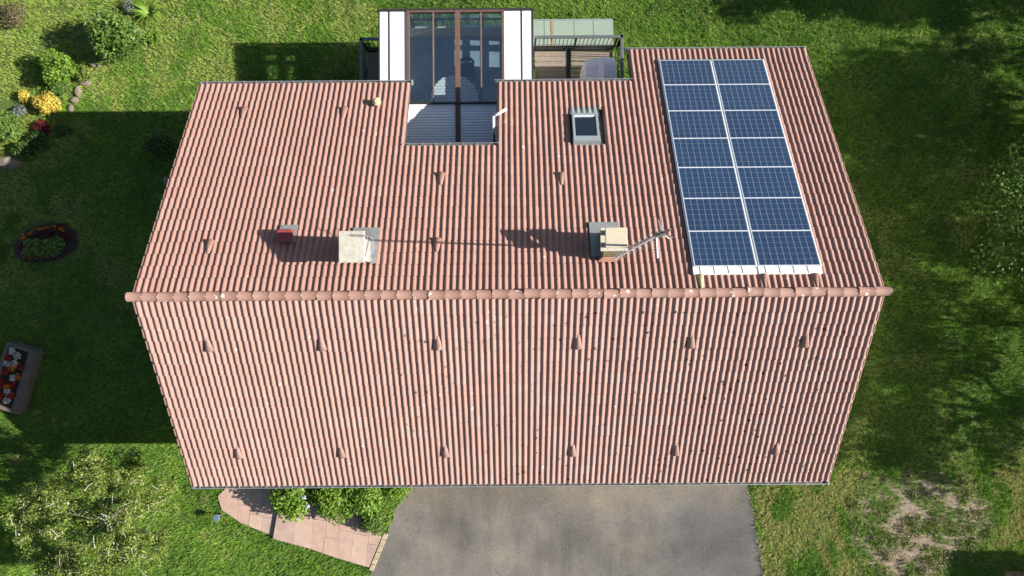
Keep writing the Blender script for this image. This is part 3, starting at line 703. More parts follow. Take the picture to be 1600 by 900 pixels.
def chimney_e():
    x0, x1, y0, y1 = 2.10, 2.60, .86, 1.45
    st = MB().box((x0, y0, 6.3), (x1, y1, 7.50)).build('chimney', M['stack'], house, False, .01); st['label'] = 'mossy brick chimney with a raised cement slab'
    MB().box((x0-.06, y0+.11, 7.502), (x1+.06, y1+.06, 7.56)).build('collar', M['cap'], st, False, .01)
    for xx in (x0+.04, x1-.12):
        for yy in (y0+.19, y1-.12): MB().box((xx, yy, 7.561), (xx+.09, yy+.10, 7.93)).build('cap_support', M['stackgrey'], st)
    MB().box((x0-.0, y0+.16, 7.931), (x1-.01, y1+.02, 8.0)).build('chimney_cap', M['capyellow'], st, False, .012)
    b = MB()
    for i in range(3):                                # tile fillets stepping down the south side
        zz = ZR-(y0-.05)*math.tan(P)+.16+.12*(1-i)-.04; b.box((x0+.02-.03*i, y0-.04-.035*i, zz-.05), (x1-.06-.02*i, y0-.001, zz+.02))
    b.build('mortar_fillet', M['terracotta'], st, False, .008)
    b = MB()
    for (xa, xb, ua, ub) in ((x0-.20, x1+.02, y1/CP+.02, y1/CP+.33), (x0-.20, x0-.001, y0/CP, y1/CP+.02)):
        q = [up_pt(x, u, .04) for x, u in ((xa,ua),(xb,ua),(xb,ub),(xa,ub))]; l = [p-Vector((0,0,.05)) for p in q]; b.add(q+l, [(0,1,2,3),(7,6,5,4),(0,4,5,1),(1,5,6,2),(2,6,7,3),(3,7,4,0)])
    b.build('chimney_flashing', M['flash'], st)
chimney_e()

# skylight
def skylight():
    x0, x1, u0, u1 = 1.66, 2.36, 4.70, 5.62
    bx_ = lambda a, c, ua, ub, h0, h1: MB().add([up_pt(x, u, h) for h in (h0, h1) for x, u in ((a,ua),(c,ua),(c,ub),(a,ub))], [(0,3,2,1),(4,5,6,7),(0,1,5,4),(1,2,6,5),(2,3,7,6),(3,0,4,7)])
    b = bx_(x0, x0+.065, u0, u1, -.08, .10); 
    for q in ((x1-.065, x1, u0, u1), (x0+.0651, x1-.0651, u1-.065, u1)): t = bx_(*q, -.08, .098); b.add(t.v, t.f)
    sk = b.build('skylight', M['skyframe'], house, False, .008); sk['label'] = 'grey framed roof window with pleated flashing'
    bx_(x0-.01, x1+.01, u0-.09, u0+.075, -.06, .125).build('top_cladding', M['skyframe'], sk, False, .012)
    bx_(x0+.0655, x1-.0655, u0+.077, u1-.0655, .03, .05).build('pane', M['glassdark'], sk)
    bx_(x0+.07, x1-.07, u1-.105, u1-.07, .051, .085).build('inner_rail', M['alu'], sk)
    bx_(x0-.005, x1+.005, u0-.16, u0-.101, -.06, .01).build('upper_flashing', M['flash'], sk)
    bx_(x0+.02, x1-.02, u0, u1, -.5, -.09).build('light_shaft', M['inwall'], sk)
    v = []; n = 40
    for du, amp in ((0, 0.0), (.13, .5), (.30, 1.0)):
        for i in range(n+1):
            x = x0-.05+(x1-x0+.10)*i/n; ph = (x-XL)/(TW/2)
            v.append(up_pt(x, u1+.001+du, .02+(.5*(1-math.cos(2*math.pi*ph))*.05-.035)*amp+.008))
    MB().add(v, [(k*(n+1)+i, k*(n+1)+i+1, (k+1)*(n+1)+i+1, (k+1)*(n+1)+i) for k in range(2) for i in range(n)]).build('pleated_apron', M['flash'], sk, True)
skylight()

# ------------------------------------------------------------------ solar panels
PX0, PU0, PW, PH, PG = 4.285, .685, 1.455, 1.003, .055
ords = ['topmost', 'second', 'third', 'fourth', 'fifth', 'sixth', 'lowest']
def slab_mesh(name, parts, m, uv=None):
    v, f = [], []
    for (x0, x1, y0, y1, z0, z1) in parts:
        b = MB().box((x0, y0, z0), (x1, y1, z1)); f += [tuple(i+len(v) for i in q) for q in b.f]; v += b.v
    me = bpy.data.meshes.new(name); me.from_pydata(v, [], f); me.update(); me.materials.append(m)
    if uv:
        l = me.uv_layers.new(name='UVMap'); x0, x1, y0, y1 = uv
        for lp in me.loops:
            c = me.vertices[lp.vertex_index].co; l.data[lp.index].uv = ((c.x-x0)/(x1-x0), (c.y-y0)/(y1-y0))
    return me
fw = .012
fm = slab_mesh('frame', [(0, PW, 0, fw, 0, .04), (0, PW, PH-fw, PH, 0, .04), (0, fw, fw, PH-fw, 0, .0398), (PW-fw, PW, fw, PH-fw, 0, .0398)], M['alu'])
cm = slab_mesh('cells', [(fw, PW-fw, fw, PH-fw, .012, .034)], M['solar'], (fw+.012, PW-fw-.012, fw+.012, PH-fw-.012))
for c in range(2):
    for r in range(7):
        root = empty('solar_panel', up_pt(PX0+c*(PW+PG), PU0+r*PH, .035), '%s solar panel in the %s column of the roof array' % (ords[6-r], ('left', 'right')[c]), 'solar panel', 'solar panels on the roof')
        root.rotation_euler = (-P, 0, 0)
        link(bpy.data.objects.new('frame', fm), root); link(bpy.data.objects.new('cells', cm), root)
fl = empty('panel_flashing', up_pt(PX0, PU0, 0), 'pale ribbed metal flashing frame round the solar panels', 'flashing')
def fbox(name, a, c, ua, ub, h0, h1, m): 
    MB().add([up_pt(x, u, h) for h in (h0, h1) for x, u in ((a,ua),(c,ua),(c,ub),(a,ub))], [(0,3,2,1),(4,5,6,7),(0,1,5,4),(1,2,6,5),(2,3,7,6),(3,0,4,7)]).build(name, m, fl)
PX1 = PX0+2*PW+PG; PU1 = PU0+7*PH
fbox('side_strip', PX0-.035, PX0-.003, PU0-.02, PU1+.03, -.06, .055, M['alu'])
fbox('side_strip', PX1+.003, PX1+.035, PU0-.02, PU1+.03, -.06, .055, M['alu'])
fbox('middle_strip', PX0+PW+.003, PX0+PW+PG-.003, PU0-.02, PU1, -.06, .060, M['alu'])
fbox('backing_sheet', PX0-.05, PX1+.05, PU0, PU1, -.07, .030, M['dark'])
n = 9
for k in range(2):
    w = (PW+.03)/n
    for i in range(n):
        x = PX0-.04+k*(PW+PG+.02)+i*w; hh = .075 if i % 2 else .062
        fbox('upper_rib', x, x+w-.004, PU0-.205, PU0-.021, .0, hh, M['white'])
v = []; nn = 90
for du, a in ((0, 0.), (.05, .6), (.11, 1.)):
    for i in range(nn+1):
        x = PX0-.05+(PX1-PX0+.10)*i/nn; v.append(up_pt(x, PU1+.002+du, .06*(1-a)+(.5*(1-math.cos(2*math.pi*(x-XL)/(TW/2)))*.055-.025)*a))
MB().add(v, [(k*(nn+1)+i, k*(nn+1)+i+1, (k+1)*(nn+1)+i+1, (k+1)*(nn+1)+i) for k in range(2) for i in range(nn)]).build('pleated_apron', M['zincpale'], fl, True)

# ------------------------------------------------------------------ TV antenna
def antenna():
    x, y = 2.70, 1.06; root = empty('tv_antenna', (x, y, 7.05), 'TV antenna mast with pale yagi beams beside the mossy chimney', 'antenna')
    MB().tube((x, y, 7.0), (x, y, 11.7), .024, .020, 8).build('mast', M['mast'], root)
    MB().box((x-.14, y-.02, 7.30), (x+.03, y+.02, 7.34)).box((x-.14, y-.02, 7.42), (x+.03, y+.02, 7.46)).build('mast_bracket', M['cream'], root)
    h = Vector((x, y, 10.75)); d = Vector((-.87, -.47, -.02)).normalized(); sd = Vector((.47, -.87, 0)).normalized()
    MB().tube(h-d*.10, h+d*.95, .018, .016, 6).build('boom', M['steel'], root)
    for i in range(15):
        c = h+d*(.10+i*.058); L = .22-.007*i; MB().tube(c-sd*L*.5+Vector((0,0,.01)), c+sd*L*.5+Vector((0,0,.01)), .006, .006, 5).build('element', M['steel'], root)
    for a in (-1, 1):
        for z in (-.05, .05): MB().tube(h-d*.06, h-d*.16+sd*(.24*a if a < 0 else .16*a)+Vector((0,0,z*3)), .016, .013, 5).build('reflector_arm', M['steel'], root)
    d2 = Vector((.04, -1, 0)); h2 = Vector((x, y-.02, 10.55))
    MB().tube(h2, h2+d2*.40, .017, .016, 6).build('boom', M['steel'], root)
    for i in range(5):
        c = h2+d2*(.10+i*.058); MB().tube(c-Vector((.06,0,0)), c+Vector((.06,0,0)), .006, .006, 4).build('element', M['steel'], root)
    MB().tube((x-.03, y, 10.60), (x+.035, y, 10.60), .045, .045, 10).box((x-.05, y-.05, 10.68), (x+.05, y+.05, 10.82)).build('clamp', M['mast'], root)
    MB().box((x-.05, y-.045, 11.0), (x+.05, y+.045, 11.13)).build('amplifier_box', M['mast'], root)
antenna()

# ------------------------------------------------------------------ deck, railing, conservatory
DZ = 1.2; DX0, DX1, DY0, DY1 = -4.62, 3.36, 5.52, 7.98
deck = empty('deck', (0, 6.7, 0), 'raised grey board deck behind the house', 'deck')
b = MB()
for xx in (-4.5, -2.2, .1, 1.9, 3.2):
    for yy in (6.0, 7.8): b.box((xx-.05, yy-.05, gz(yy)-.2), (xx+.05, yy+.05, DZ-.16))
b.box((DX0, DY1-.06, DZ-.16), (DX1, DY1-.01, DZ-.03)).box((DX0, DY0, DZ-.16), (DX1, DY0+.05, DZ-.03)).build('support_frame', M['dark'], deck)
MB().box((1.80, DY0, DZ-.03), (1.95, DY1-.02, DZ+.006)).build('joint_strip', M['gap'], deck)
for (xa, xb, w, gp, sl) in ((.80, 1.795, .165, .008, 0.0), (1.955, DX1, .155, .028, -.035), (DX0, -3.95, .165, .010, 0)):
    y = DY0+.02
    while y+w < DY1-.02:
        MB().add([(x_, y_+((x_-xa)*sl), z_) for z_ in (DZ-.028, DZ+rnd.uniform(-.002, .003)) for x_, y_ in ((xa,y),(xb,y),(xb,y+w-gp),(xa,y+w-gp))], [(0,3,2,1),(4,5,6,7),(0,1,5,4),(1,2,6,5),(2,3,7,6),(3,0,4,7)]).build('deck_board', M['wood'], deck); y += w
def railing(pts, label):
    root = empty('railing', (*pts[0], DZ), label, 'railing'); 
    for a, c in zip(pts[:-1], pts[1:]):
        a, c = Vector((*a, 0)), Vector((*c, 0)); L = (c-a).length; d = (c-a)/L
        M4 = Matrix.Translation(a) @ Matrix.Rotation(math.atan2(d.y, d.x), 4, 'Z')
        MB().box((-.045, -.045, DZ+.90), (L+.045, .045, DZ+.945), M4).build('top_rail', M['dark'] if False else M['mast'], root, False, .006)
        MB().box((0, -.02, DZ+.10), (L, .02, DZ+.14), M4).build('bottom_rail', M['dark'], root)
        k = int(L/.125)
        for i in range(k+1):
            s = L*i/k; big = i in (0, k) or i % 10 == 0
            r = .03 if big else .009; MB().box((s-r, -r, DZ+(-.05 if big else .141)), (s+r, r, DZ+.899), M4).build('post' if big else 'baluster', M['dark'], root)
    return root
railing([(.80, 7.96), (3.46, 7.96), (3.46, 6.55)], 'dark metal railing of the deck right of the conservatory')
railing([(-3.98, 7.94), (-4.60, 7.94), (-4.60, 5.75)], 'dark metal railing of the deck left of the conservatory')

CX0, CX1, CY0, CY1 = -3.92, .70, 4.25, 8.46
cz = lambda y: 2.94+.004*(CY1-y)
cons = empty('conservatory', (-1.6, 7.0, DZ), 'glass roofed conservatory with white side panels let into the house roof', 'conservatory')
def cslab(name, x0, x1, y0, y1, h0, h1, m, parent=None):
    return MB().add([(x, y, cz(y)+h) for h in (h0, h1) for x, y in ((x0,y0),(x1,y0),(x1,y1),(x0,y1))], [(0,3,2,1),(4,5,6,7),(0,1,5,4),(1,2,6,5),(2,3,7,6),(3,0,4,7)]).build(name, m, parent or cons)
SPL = [(-3.86,-3.60),(-3.565,-3.06),(-.165,.34),(.375,.66)]
for a, c in SPL: cslab('roof_panel', a, c, 5.35, CY1-.02, -.06, .0, M['white'])
for a, c in ((-3.90,-3.862),(-3.598,-3.567),(.342,.373),(.662,.70)): cslab('panel_seam', a, c, 5.34, CY1, -.07, .02, M['dark'])
GX = [-3.058, -2.985, -2.295, -2.262, -1.625, -1.485, -.870, -.837, -.235, -.168]
for i, m in enumerate(('brown', 'rafter', 'brown', 'rafter', 'brown')):
    a, c = GX[2*i], GX[2*i+1]; o = cslab('rafter', a, c, 5.72 if i != 2 else 4.30, CY1, -.10, .05 if i in (0, 2, 4) else .02, M[m])
for i in range(4): cslab('roof_pane', GX[2*i+1]+.001, GX[2*i+2]-.001, 5.70, CY1-.05, -.03, -.018, M['glass'])
cslab('front_gutter', CX0-.02, CX1+.02, CY1+.002, CY1+.07, -.09, .01, M['dark']); cslab('front_beam', -3.06, -.16, CY1-.048, CY1, -.12, .04, M['brown'])
cslab('shutter_box', -3.06, -.33, 5.66, 5.715, -.06, .075, M['dark'])
for (a, c) in ((-3.10, -1.63), (-1.48, -.33)):       # roller shutter slats drawn over the upper glass
    y = 4.28; k = 0
    while y < 5.64:
        w = .083; yy = y+.001; me = MB(); prof = ((0, -.004), (.012, .010), (.042, .015), (.070, .010), (.078, -.004))
        v = []
        for x in (a, c):
            for dy, h in prof: v.append((x, yy+dy, cz(yy+dy)+h))
            v.append((x, yy+.078, cz(yy)-.012)); v.append((x, yy, cz(yy)-.012))
        nn = 7; me.add(v, [(i, (i+1) % nn, nn+(i+1) % nn, nn+i) for i in range(nn)]+[tuple(range(nn-1, -1, -1)), tuple(range(nn, 2*nn))])
        me.build('shutter_slat', M['slat'], cons); y += w
cslab('shutter_base', -3.10, -.33, 4.22, 5.65, -.05, -.014, M['dark'])
# walls of the conservatory: front glazing, side walls with small panes
def vbox(name, a, c, m, par=None): return MB().box(a, c).build(name, m, par or cons)
vbox('sill_wall', (CX0+.05, CY1-.12, gz(8.4)-.2), (CX1-.05, CY1-.05, 1.95), M['render'])
for x in (-3.85,-2.98,-2.28,-1.56,-.85,-.20,.62): vbox('mullion', (x-.03, CY1-.115, 1.951), (x+.03, CY1-.055, 2.84), M['brown'])
vbox('transom', (CX0+.05, CY1-.11, 2.50), (CX1-.05, CY1-.06, 2.55), M['brown'])
for a, c in zip((-3.82,-2.95,-2.25,-1.53,-.82,-.17), (-3.01,-2.31,-1.59,-.88,-.23,.59)): vbox('front_pane', (a, CY1-.09, 1.96), (c, CY1-.08, 2.83), M['glass'])
for x, nm in ((CX0+.05, 'side_wall'), (CX1-.11, 'side_wall')):
    bays = ((6.0, 6.25), (7.30, 7.80), (7.98, 8.14)); levels = ((1.75, 1.98), (2.12, 2.34), (2.46, 2.64))
    b = MB(); b.box((x, 5.5, gz(7)-.3), (x+.06, CY1-.121, 1.75)).box((x, 5.5, 2.64), (x+.06, CY1-.121, 2.86))
    for z0, z1 in ((1.98, 2.12), (2.34, 2.46)): b.box((x+.001, 5.5, z0), (x+.059, CY1-.121, z1))
    ys = [5.5]+[q for bb in bays[1:] for q in bb]+[CY1-.121]
    for z0, z1 in levels:
        for ya, yb in zip(ys[0::2], ys[1::2]): b.box((x+.002, ya, z0), (x+.058, yb, z1))
    w = b.build(nm, M['render'], cons)
    for z0, z1 in levels:
        for ya, yb in bays[1:]: MB().box((x+.028, ya, z0), (x+.034, yb, z1)).build('side_pane', M['glass'], w)
vbox('floor', (CX0+.11, 4.2, DZ-.05), (CX1-.11, CY1-.121, DZ), M['floor'])
vbox('back_wall', (-3.95, 4.1, gz(5)-.3), (.73, 4.2, 2.95), M['inwall'])
vbox('inner_partition', (-3.95, 5.45, DZ), (-3.12, 5.52, 2.85), M['inwall']); vbox('inner_partition', (-.30, 5.45, DZ), (.73, 5.52, 2.85), M['inwall'])
# white downpipe by the recess
b = MB(); q = [Vector((-.47, 4.32, 3.35)), Vector((-.46, 4.42, 4.75)), Vector((-.46, 4.82, 4.78)), Vector((-.10, 5.02, 4.78))]
for a, c in zip(q[:-1], q[1:]): b.tube(a, c, .040, .040, 10)
b.build('drain_pipe', M['whitepvc'], None, True)
tag(bpy.data.objects['drain_pipe'], 'bent white plastic drain pipe beside the shuttered roof recess', 'pipe')
# furniture under the glass
tx, ty = -1.74, 6.10
tb = empty('round_table', (tx, ty, DZ), 'round slate topped table seen through the conservatory glass', 'table')
MB().tube((tx, ty, DZ), (tx, ty, DZ+.03), .32, .30, 16).tube((tx, ty, DZ+.03), (tx, ty, DZ+.70), .05, .05, 10).build('pedestal', M['chairm'], tb)
MB().tube((tx, ty, DZ+.70), (tx, ty, DZ+.735), .78, .78, 40).build('table_top', M['gap'], tb)
R_ = .765; tm = None
for j in range(-8, 9):
    for i in range(-6, 7):
        x0, y0 = i*.148+(j % 2)*.074-.07, j*.095-.045; x1, y1 = x0+.138, y0+.085
        if max(math.hypot(a, c) for a in (x0, x1) for c in (y0, y1)) > R_:
            pts = [(x0,y0),(x1,y0),(x1,y1),(x0,y1)]
            if min(math.hypot(*p) for p in pts) > R_-.03: continue
            pts = [(p[0]*min(1, R_/math.hypot(*p)), p[1]*min(1, R_/math.hypot(*p))) for p in pts]
        else: pts = [(x0,y0),(x1,y0),(x1,y1),(x0,y1)]
        MB().prism([(tx+p[0], ty+p[1]) for p in pts], DZ+.736, DZ+.742).build('slate_tile', M['mosaic'], tb)
def chair(x, y, rot, label):
    root = empty('chair', (x, y, DZ), label, 'chair'); root.rotation_euler.z = rot
    def p(nm, mb):
        me = bpy.data.meshes.new(nm); me.from_pydata(mb.v, [], mb.f); me.update(); me.materials.append(M['chairm']); link(bpy.data.objects.new(nm, me), root)
    p('seat', MB().box((-.23,-.22,.42), (.23,.22,.47)))
    for a in (-1, 1):
        for c in (-1, 1): p('leg', MB().tube((a*.20, c*.19, 0), (a*.18, c*.17, .42), .016, .018, 6))
    b = MB(); n = 10
    v = [(.26*math.cos(math.pi*(i/n)), .05+.22*math.sin(math.pi*i/n), z) for z in (.62, .88) for i in range(n+1)]+[(.235*math.cos(math.pi*(i/n)), .05+.195*math.sin(math.pi*i/n), z) for z in (.62, .88) for i in range(n+1)]
    f = [(i, i+1, n+2+i, n+1+i) for i in range(n)]+[(2*n+2+i, 3*n+3+i, 3*n+4+i, 2*n+3+i) for i in range(n)]+[(n+1+i, n+2+i, 3*n+4+i, 3*n+3+i) for i in range(n)]
    p('backrest', b.add(v, f)); 
    for a in (-1, 1): p('back_post', MB().tube((a*.2, .17, .46), (a*.2, .19, .64), .014, .014, 6))
chair(-1.35, 7.12, 0.1, 'black round backed chair beyond the round table')

# covered barbecue on the deck
def barbecue():
    x, y = 2.80, 6.80; root = empty('covered_barbecue', (x, y, DZ), 'barbecue under a mauve grey fabric cover on the deck', 'barbecue')
    prof = [(-.56, 0), (-.53, .55), (-.46, .92), (-.10, 1.06), (.06, 1.20), (.45, 1.05), (.53, .60), (.56, 0)]   # hipped section, taller towards the east
    n = 15; v = []; f = []; m_ = len(prof)
    for j in range(n):
        yy = y-.48+.96*j/(n-1); e = 1-.10*abs(2*j/(n-1)-1)**6
        for i, (px_, pz) in enumerate(prof):
            fold = .018*math.sin(j*2.1+i)*(1 if 0 < pz < 1 else .3)
            v.append((x+px_*e+fold, yy, DZ+pz*(e if pz > .9 else 1)))
    for j in range(n-1): f += [(j*m_+i, (j+1)*m_+i, (j+1)*m_+i+1, j*m_+i+1) for i in range(m_-1)]
    f += [tuple(range(m_-1, -1, -1)), tuple(range((n-1)*m_, n*m_))]
    MB().add(v, [q[::-1] for q in f]).build('fabric_cover', M['cover'], root)
    MB().tube((x+.06, y-.44, DZ+1.19), (x+.06, y+.44, DZ+1.19), .014, .014, 6).build('cover_seam', M['cover'], root)
barbecue()

# low glazed lean-to beyond the railing
cf = empty('glass_lean_to', (2.1, 8.7, gz(8.7)), 'low lean-to with milky green glass panels beyond the railing', 'lean-to')
z0, z1 = .78, .52
for a, c in ((.76, 1.13), (1.145, 1.36), (1.445, 2.12), (2.135, 2.76), (2.775, 3.40)):
    MB().add([(a,8.22,z0),(c,8.22,z0),(c,9.12,z1),(a,9.12,z1),(a,8.22,z0-.012),(c,8.22,z0-.012),(c,9.12,z1-.012),(a,9.12,z1-.012)], [(0,1,2,3),(7,6,5,4),(0,4,5,1),(1,5,6,2),(2,6,7,3),(3,7,4,0)]).build('glass_panel', M['canopy'], cf)
MB().add([(1.365,8.22,z0+.01),(1.44,8.22,z0+.01),(1.44,9.13,z1+.01),(1.365,9.13,z1+.01),(1.365,8.22,z0-.05),(1.44,8.22,z0-.05),(1.44,9.13,z1-.05),(1.365,9.13,z1-.05)], [(0,1,2,3),(7,6,5,4),(0,4,5,1),(1,5,6,2),(2,6,7,3),(3,7,4,0)]).build('glazing_bar', M['tan'], cf)
MB().box((.74, 9.122, gz(9)-.1), (3.42, 9.16, z1+.01)).box((3.402, 8.22, gz(9)-.1), (3.44, 9.12, z1-.02)).box((.74, 8.18, gz(9)-.1), (3.44, 8.218, z0-.02)).build('base_frame', M['zincpale'], cf)

# ------------------------------------------------------------------ garden: shrubs and borders
bush('shrub', 'large dark green flowering shrub in the far corner bed', 'shrub', -13.12, 8.72, 1.12, 1.0, 1.9, LEAF['mid'], 5200, .13, 1, 26)
bush('shrub', 'bright green rounded shrub between the yellow shrub and the big one', 'shrub', -15.22, 7.82, .68, .66, 1.15, LEAF['bright'], 3000, .10, 2, 16)
bush('shrub', 'golden yellow dome shaped shrub at the edge of the lawn', 'shrub', -15.68, 6.60, .60, .46, .72, LEAF['yellow'], 2600, .07, 3, 14, cl=.5)
bush('shrub', 'green shrub cut by the left edge below the yellow shrub', 'shrub', -16.98, 5.80, .62, .75, 1.0, LEAF['mid'], 2200, .10, 4, 14)
bush('shrub', 'low olive shrub beside the bright green rounded shrub', 'shrub', -14.55, 7.70, .42, .40, .45, LEAF['olive'], 900, .08, 5, 9)
bush('shrub', 'low dark green ground shrub above the yellow shrub', 'shrub', -15.55, 7.12, .62, .28, .42, LEAF['mid'], 1000, .08, 6, 9)
bush('shrub', 'small orange flowered shrub left of the yellow shrub', 'shrub', -16.62, 6.92, .26, .26, .40, LEAF['yellow'], 420, .07, 7, 7)
bush('shrub', 'blue grey low shrub left of the yellow shrub', 'shrub', -16.75, 6.42, .38, .30, .36, LEAF['blue'], 700, .07, 8, 8)
bush('shrub', 'blue grey spiky shrub behind the large dark shrub', 'shrub', -13.05, 9.98, .45, .32, .40, LEAF['blue'], 800, .09, 9, 8, .2)
bush('shrub', 'dry brown shrub in the top left corner', 'shrub', -17.0, 9.75, .75, .6, .7, LEAF['dry'], 1400, .10, 10, 12, .25)
bush('shrub', 'dark shaded shrub beside the gable', 'shrub', -11.70, 5.08, .72, .62, 1.0, LEAF['dark'], 2200, .10, 12, 14)
bush('shrub', 'dark green shrub above the grey rock at the left edge', 'shrub', -16.45, 5.05, .55, .38, .6, LEAF['dark'], 1100, .09, 13, 10)
bush('shrub', 'dark broad shrub in the shaded bed under the yellow shrub', 'shrub', -16.05, 5.35, .50, .45, .5, LEAF['dark'], 1000, .10, 24, 10)
bush('shrub', 'low dark green plant at the shaded tip of the corner bed', 'shrub', -15.25, 5.75, .42, .30, .30, LEAF['dark'], 600, .09, 25, 8)
bush('shrub', 'small bright green plant beside the large shrub and the daylily', 'shrub', -12.20, 8.95, .35, .30, .4, LEAF['bright'], 600, .09, 26, 8)
bush('shrub', 'dark red leaved shrub in shade below the yellow shrub', 'shrub', -15.95, 5.85, .40, .34, .40, LEAF['red'], 700, .08, 14, 8)
bush('shrub', 'bright green hydrangea with pale blue heads under the eave', 'shrub', -7.35, -6.64, .84, .80, 1.25, LEAF['bright'], 3400, .115, 15, 16, .65)
bush('shrub', 'long leaved shrub in the middle of the front border', 'shrub', -6.02, -6.66, 1.02, .92, 1.2, LEAF['bright'], 4600, .14, 16, 18, .32)
bush('shrub', 'glossy mid green shrub right of the long leaved one', 'shrub', -4.92, -6.60, .95, .92, 1.2, LEAF['bright'], 4200, .12, 17, 16, .4)
bush('shrub', 'low green shrub at the corner of the driveway', 'shrub', -3.98, -6.34, .66, .66, .9, LEAF['bright'], 1400, .09, 18, 12)
bush('shrub', 'dark olive rounded shrub bulging over the path end', 'shrub', -4.68, -7.42, .72, .60, 1.0, LEAF['mid'], 2300, .09, 19, 12)
for k, (x, y, z) in enumerate(((-6.72,-6.45,1.12), (-7.55,-6.05,1.28), (-6.68,-6.80,.9))):
    V, F, t = leaves([(x, y, z)], [.07], 34, .05, .9, seed=60+k)
    o = np_mesh('hydrangea_head', V-np.array([x, y, z]), F, LEAF['bluefl'], None, t); o.location = (x, y, z); tag(o, 'pale blue hydrangea flower head, %s of the three under the front eave' % ('middle one', 'leftmost', 'lowest')[k], 'flower', 'pale blue hydrangea heads')
def strappy(name, label, cat, x, y, n, L, m, seed):
    g = np.random.default_rng(seed); z = gz(y); V = []; F = []; k = 0
    for i in range(n):
        a = g.uniform(0, 6.28); d = np.array([math.cos(a), math.sin(a), 0]); s = np.array([-d[1], d[0], 0])*g.uniform(.014, .024); l = L*g.uniform(.6, 1.1)
        pts = [np.array([x, y, z])+d*l*t*.75+np.array([0, 0, l*(1.25*t-1.0*t*t)]) for t in (0, .35, .7, 1)]
        for j, p in enumerate(pts): w = (1, 1, .7, .1)[j]; V += [p-s*w, p+s*w]
        F += [(k+2*j, k+2*j+1, k+2*j+3, k+2*j+2) for j in range(3)]; k += 8
    root = empty(name, (x, y, z), label, cat); F = np.array(F)
    np_mesh('blades', np.array(V)-np.array([x, y, z]), F, m, root, np.clip(g.normal(.6, .2, len(F)), 0, 1))
strappy('daylily', 'yellow green strap leaved plant behind the large shrub', 'plant', -12.45, 9.85, 60, .85, LEAF['bright'], 4)
strappy('daylily', 'pale strap leaved tuft below the yellow shrub', 'plant', -15.75, 6.05, 30, .4, LEAF['bright'], 5)

def rock(x, y, rx, ry, h, seed, label, group=None):
    g = random.Random(seed); v = []; f = []; n = 9
    for r, zz in ((1.0, -.1), (1.02, .35), (.72, .85)):
        for i in range(n):
            a = 2*math.pi*i/n; q = r*g.uniform(.82, 1.12); v.append((x+rx*q*math.cos(a), y+ry*q*math.sin(a), gz(y)+h*zz*g.uniform(.85, 1.1)))
    for k in range(2): f += [(k*n+i, k*n+(i+1) % n, (k+1)*n+(i+1) % n, (k+1)*n+i) for i in range(n)]
    v.append((x, y, gz(y)+h)); f += [(2*n+i, 2*n+(i+1) % n, 3*n) for i in range(n)]
    o = MB().add(v, f).build('rock', M['rock'], None, False, .01); tag(o, label, 'rock', group)
for k, (x, y, rx, ry, h) in enumerate(((-14.32,8.02,.20,.09,.09),(-14.60,7.40,.22,.12,.10),(-14.86,7.10,.12,.22,.10),(-14.96,6.80,.16,.11,.11),(-15.08,6.50,.10,.17,.09),(-14.02,8.3,.17,.08,.08))):
    rock(x, y, rx, ry, h, k, 'edging stone of the corner bed, %s counted from the large dark shrub' % ('second', 'third', 'fourth', 'fifth', 'sixth and last', 'first')[k], 'edging stones of the corner bed')
rock(-17.05, 4.62, .42, .22, .38, 20, 'grey rock at the left edge below the dark shrub')
rock(-11.62, 3.92, .12, .20, .35, 21, 'dull bluish stone block beside the gable')

# oval flower bed
fb = empty('flower_bed', (-15.76, 1.87, 0), 'oval earth bed for flowers in the shaded lawn', 'flower bed')
def oval(k, n=28, seed=2):
    g = random.Random(seed); out = []
    for i in range(n):
        a = 2*math.pi*i/n; r = k*g.uniform(.95, 1.05); px_, py_ = 1.10*r*math.cos(a), .66*r*math.sin(a); out.append((-15.76+px_*.97-py_*.22, 1.87+px_*.22+py_*.97))
    return out
MB().prism(oval(1.0), -.1, .035, .03).build('earth', M['soil'], fb)
MB().prism(oval(.80), -.05, .09, .05).build('mound', M['soil'], fb)
bush('plant', 'leafy green plant on the left of the oval bed', 'plant', -16.05, 1.74, .50, .44, .50, LEAF['mid'], 1300, .11, 31, 8, stem=False)
bush('plant', 'leafy green plant on the right of the oval bed', 'plant', -15.42, 1.72, .52, .44, .52, LEAF['mid'], 1300, .11, 32, 8, stem=False)
RED = ['dark red leaved plant of the oval bed, '+q for q in ('second along the back from the left', 'fourth along the back from the left', 'upper one at the right end', 'above the left green plant', 'third along the back from the left', 'fifth along the back from the left', 'inner one near the right end', 'first along the back from the left', 'sixth along the back from the left', 'upper one at the left end', 'lower one at the left end', 'lowest one at the right end')]
for k, (dx, dy) in enumerate(((-.12,.34),(.20,.36),(.76,.22),(-.48,.10),(.02,.42),(.33,.42),(.62,.30),(-.28,.24),(.48,.52),(-.80,-.14),(-.66,-.42),(.80,.10))):
    bush('red_leaf_plant', RED[k], 'plant', -15.76+dx, 1.87+dy, .16, .15, .22, LEAF['red'], 150, .06, 40+k, 4, group='red bedding plants in the oval bed', stem=False)
def marigold(x, y, s, z, label, group, m):
    s *= .72; root = empty('marigold', (x, y, z), label, 'flower', group)
    V, F, t = leaves([(0, 0, .16*s)], [(.055*s, .055*s, .03*s)], 26, .055*s, .7, up=.9, seed=int(abs(x*97+y*53)*10) % 9999); np_mesh('petals', V, F, m, root, t)
    V, F, t = leaves([(0, 0, .07*s)], [(.08*s, .08*s, .06*s)], 22, .06*s, .4, seed=int(abs(x*31+y*77)*10) % 9999); np_mesh('leaf_tuft', V, F, LEAF['mid'], root, t)
g = random.Random(5)
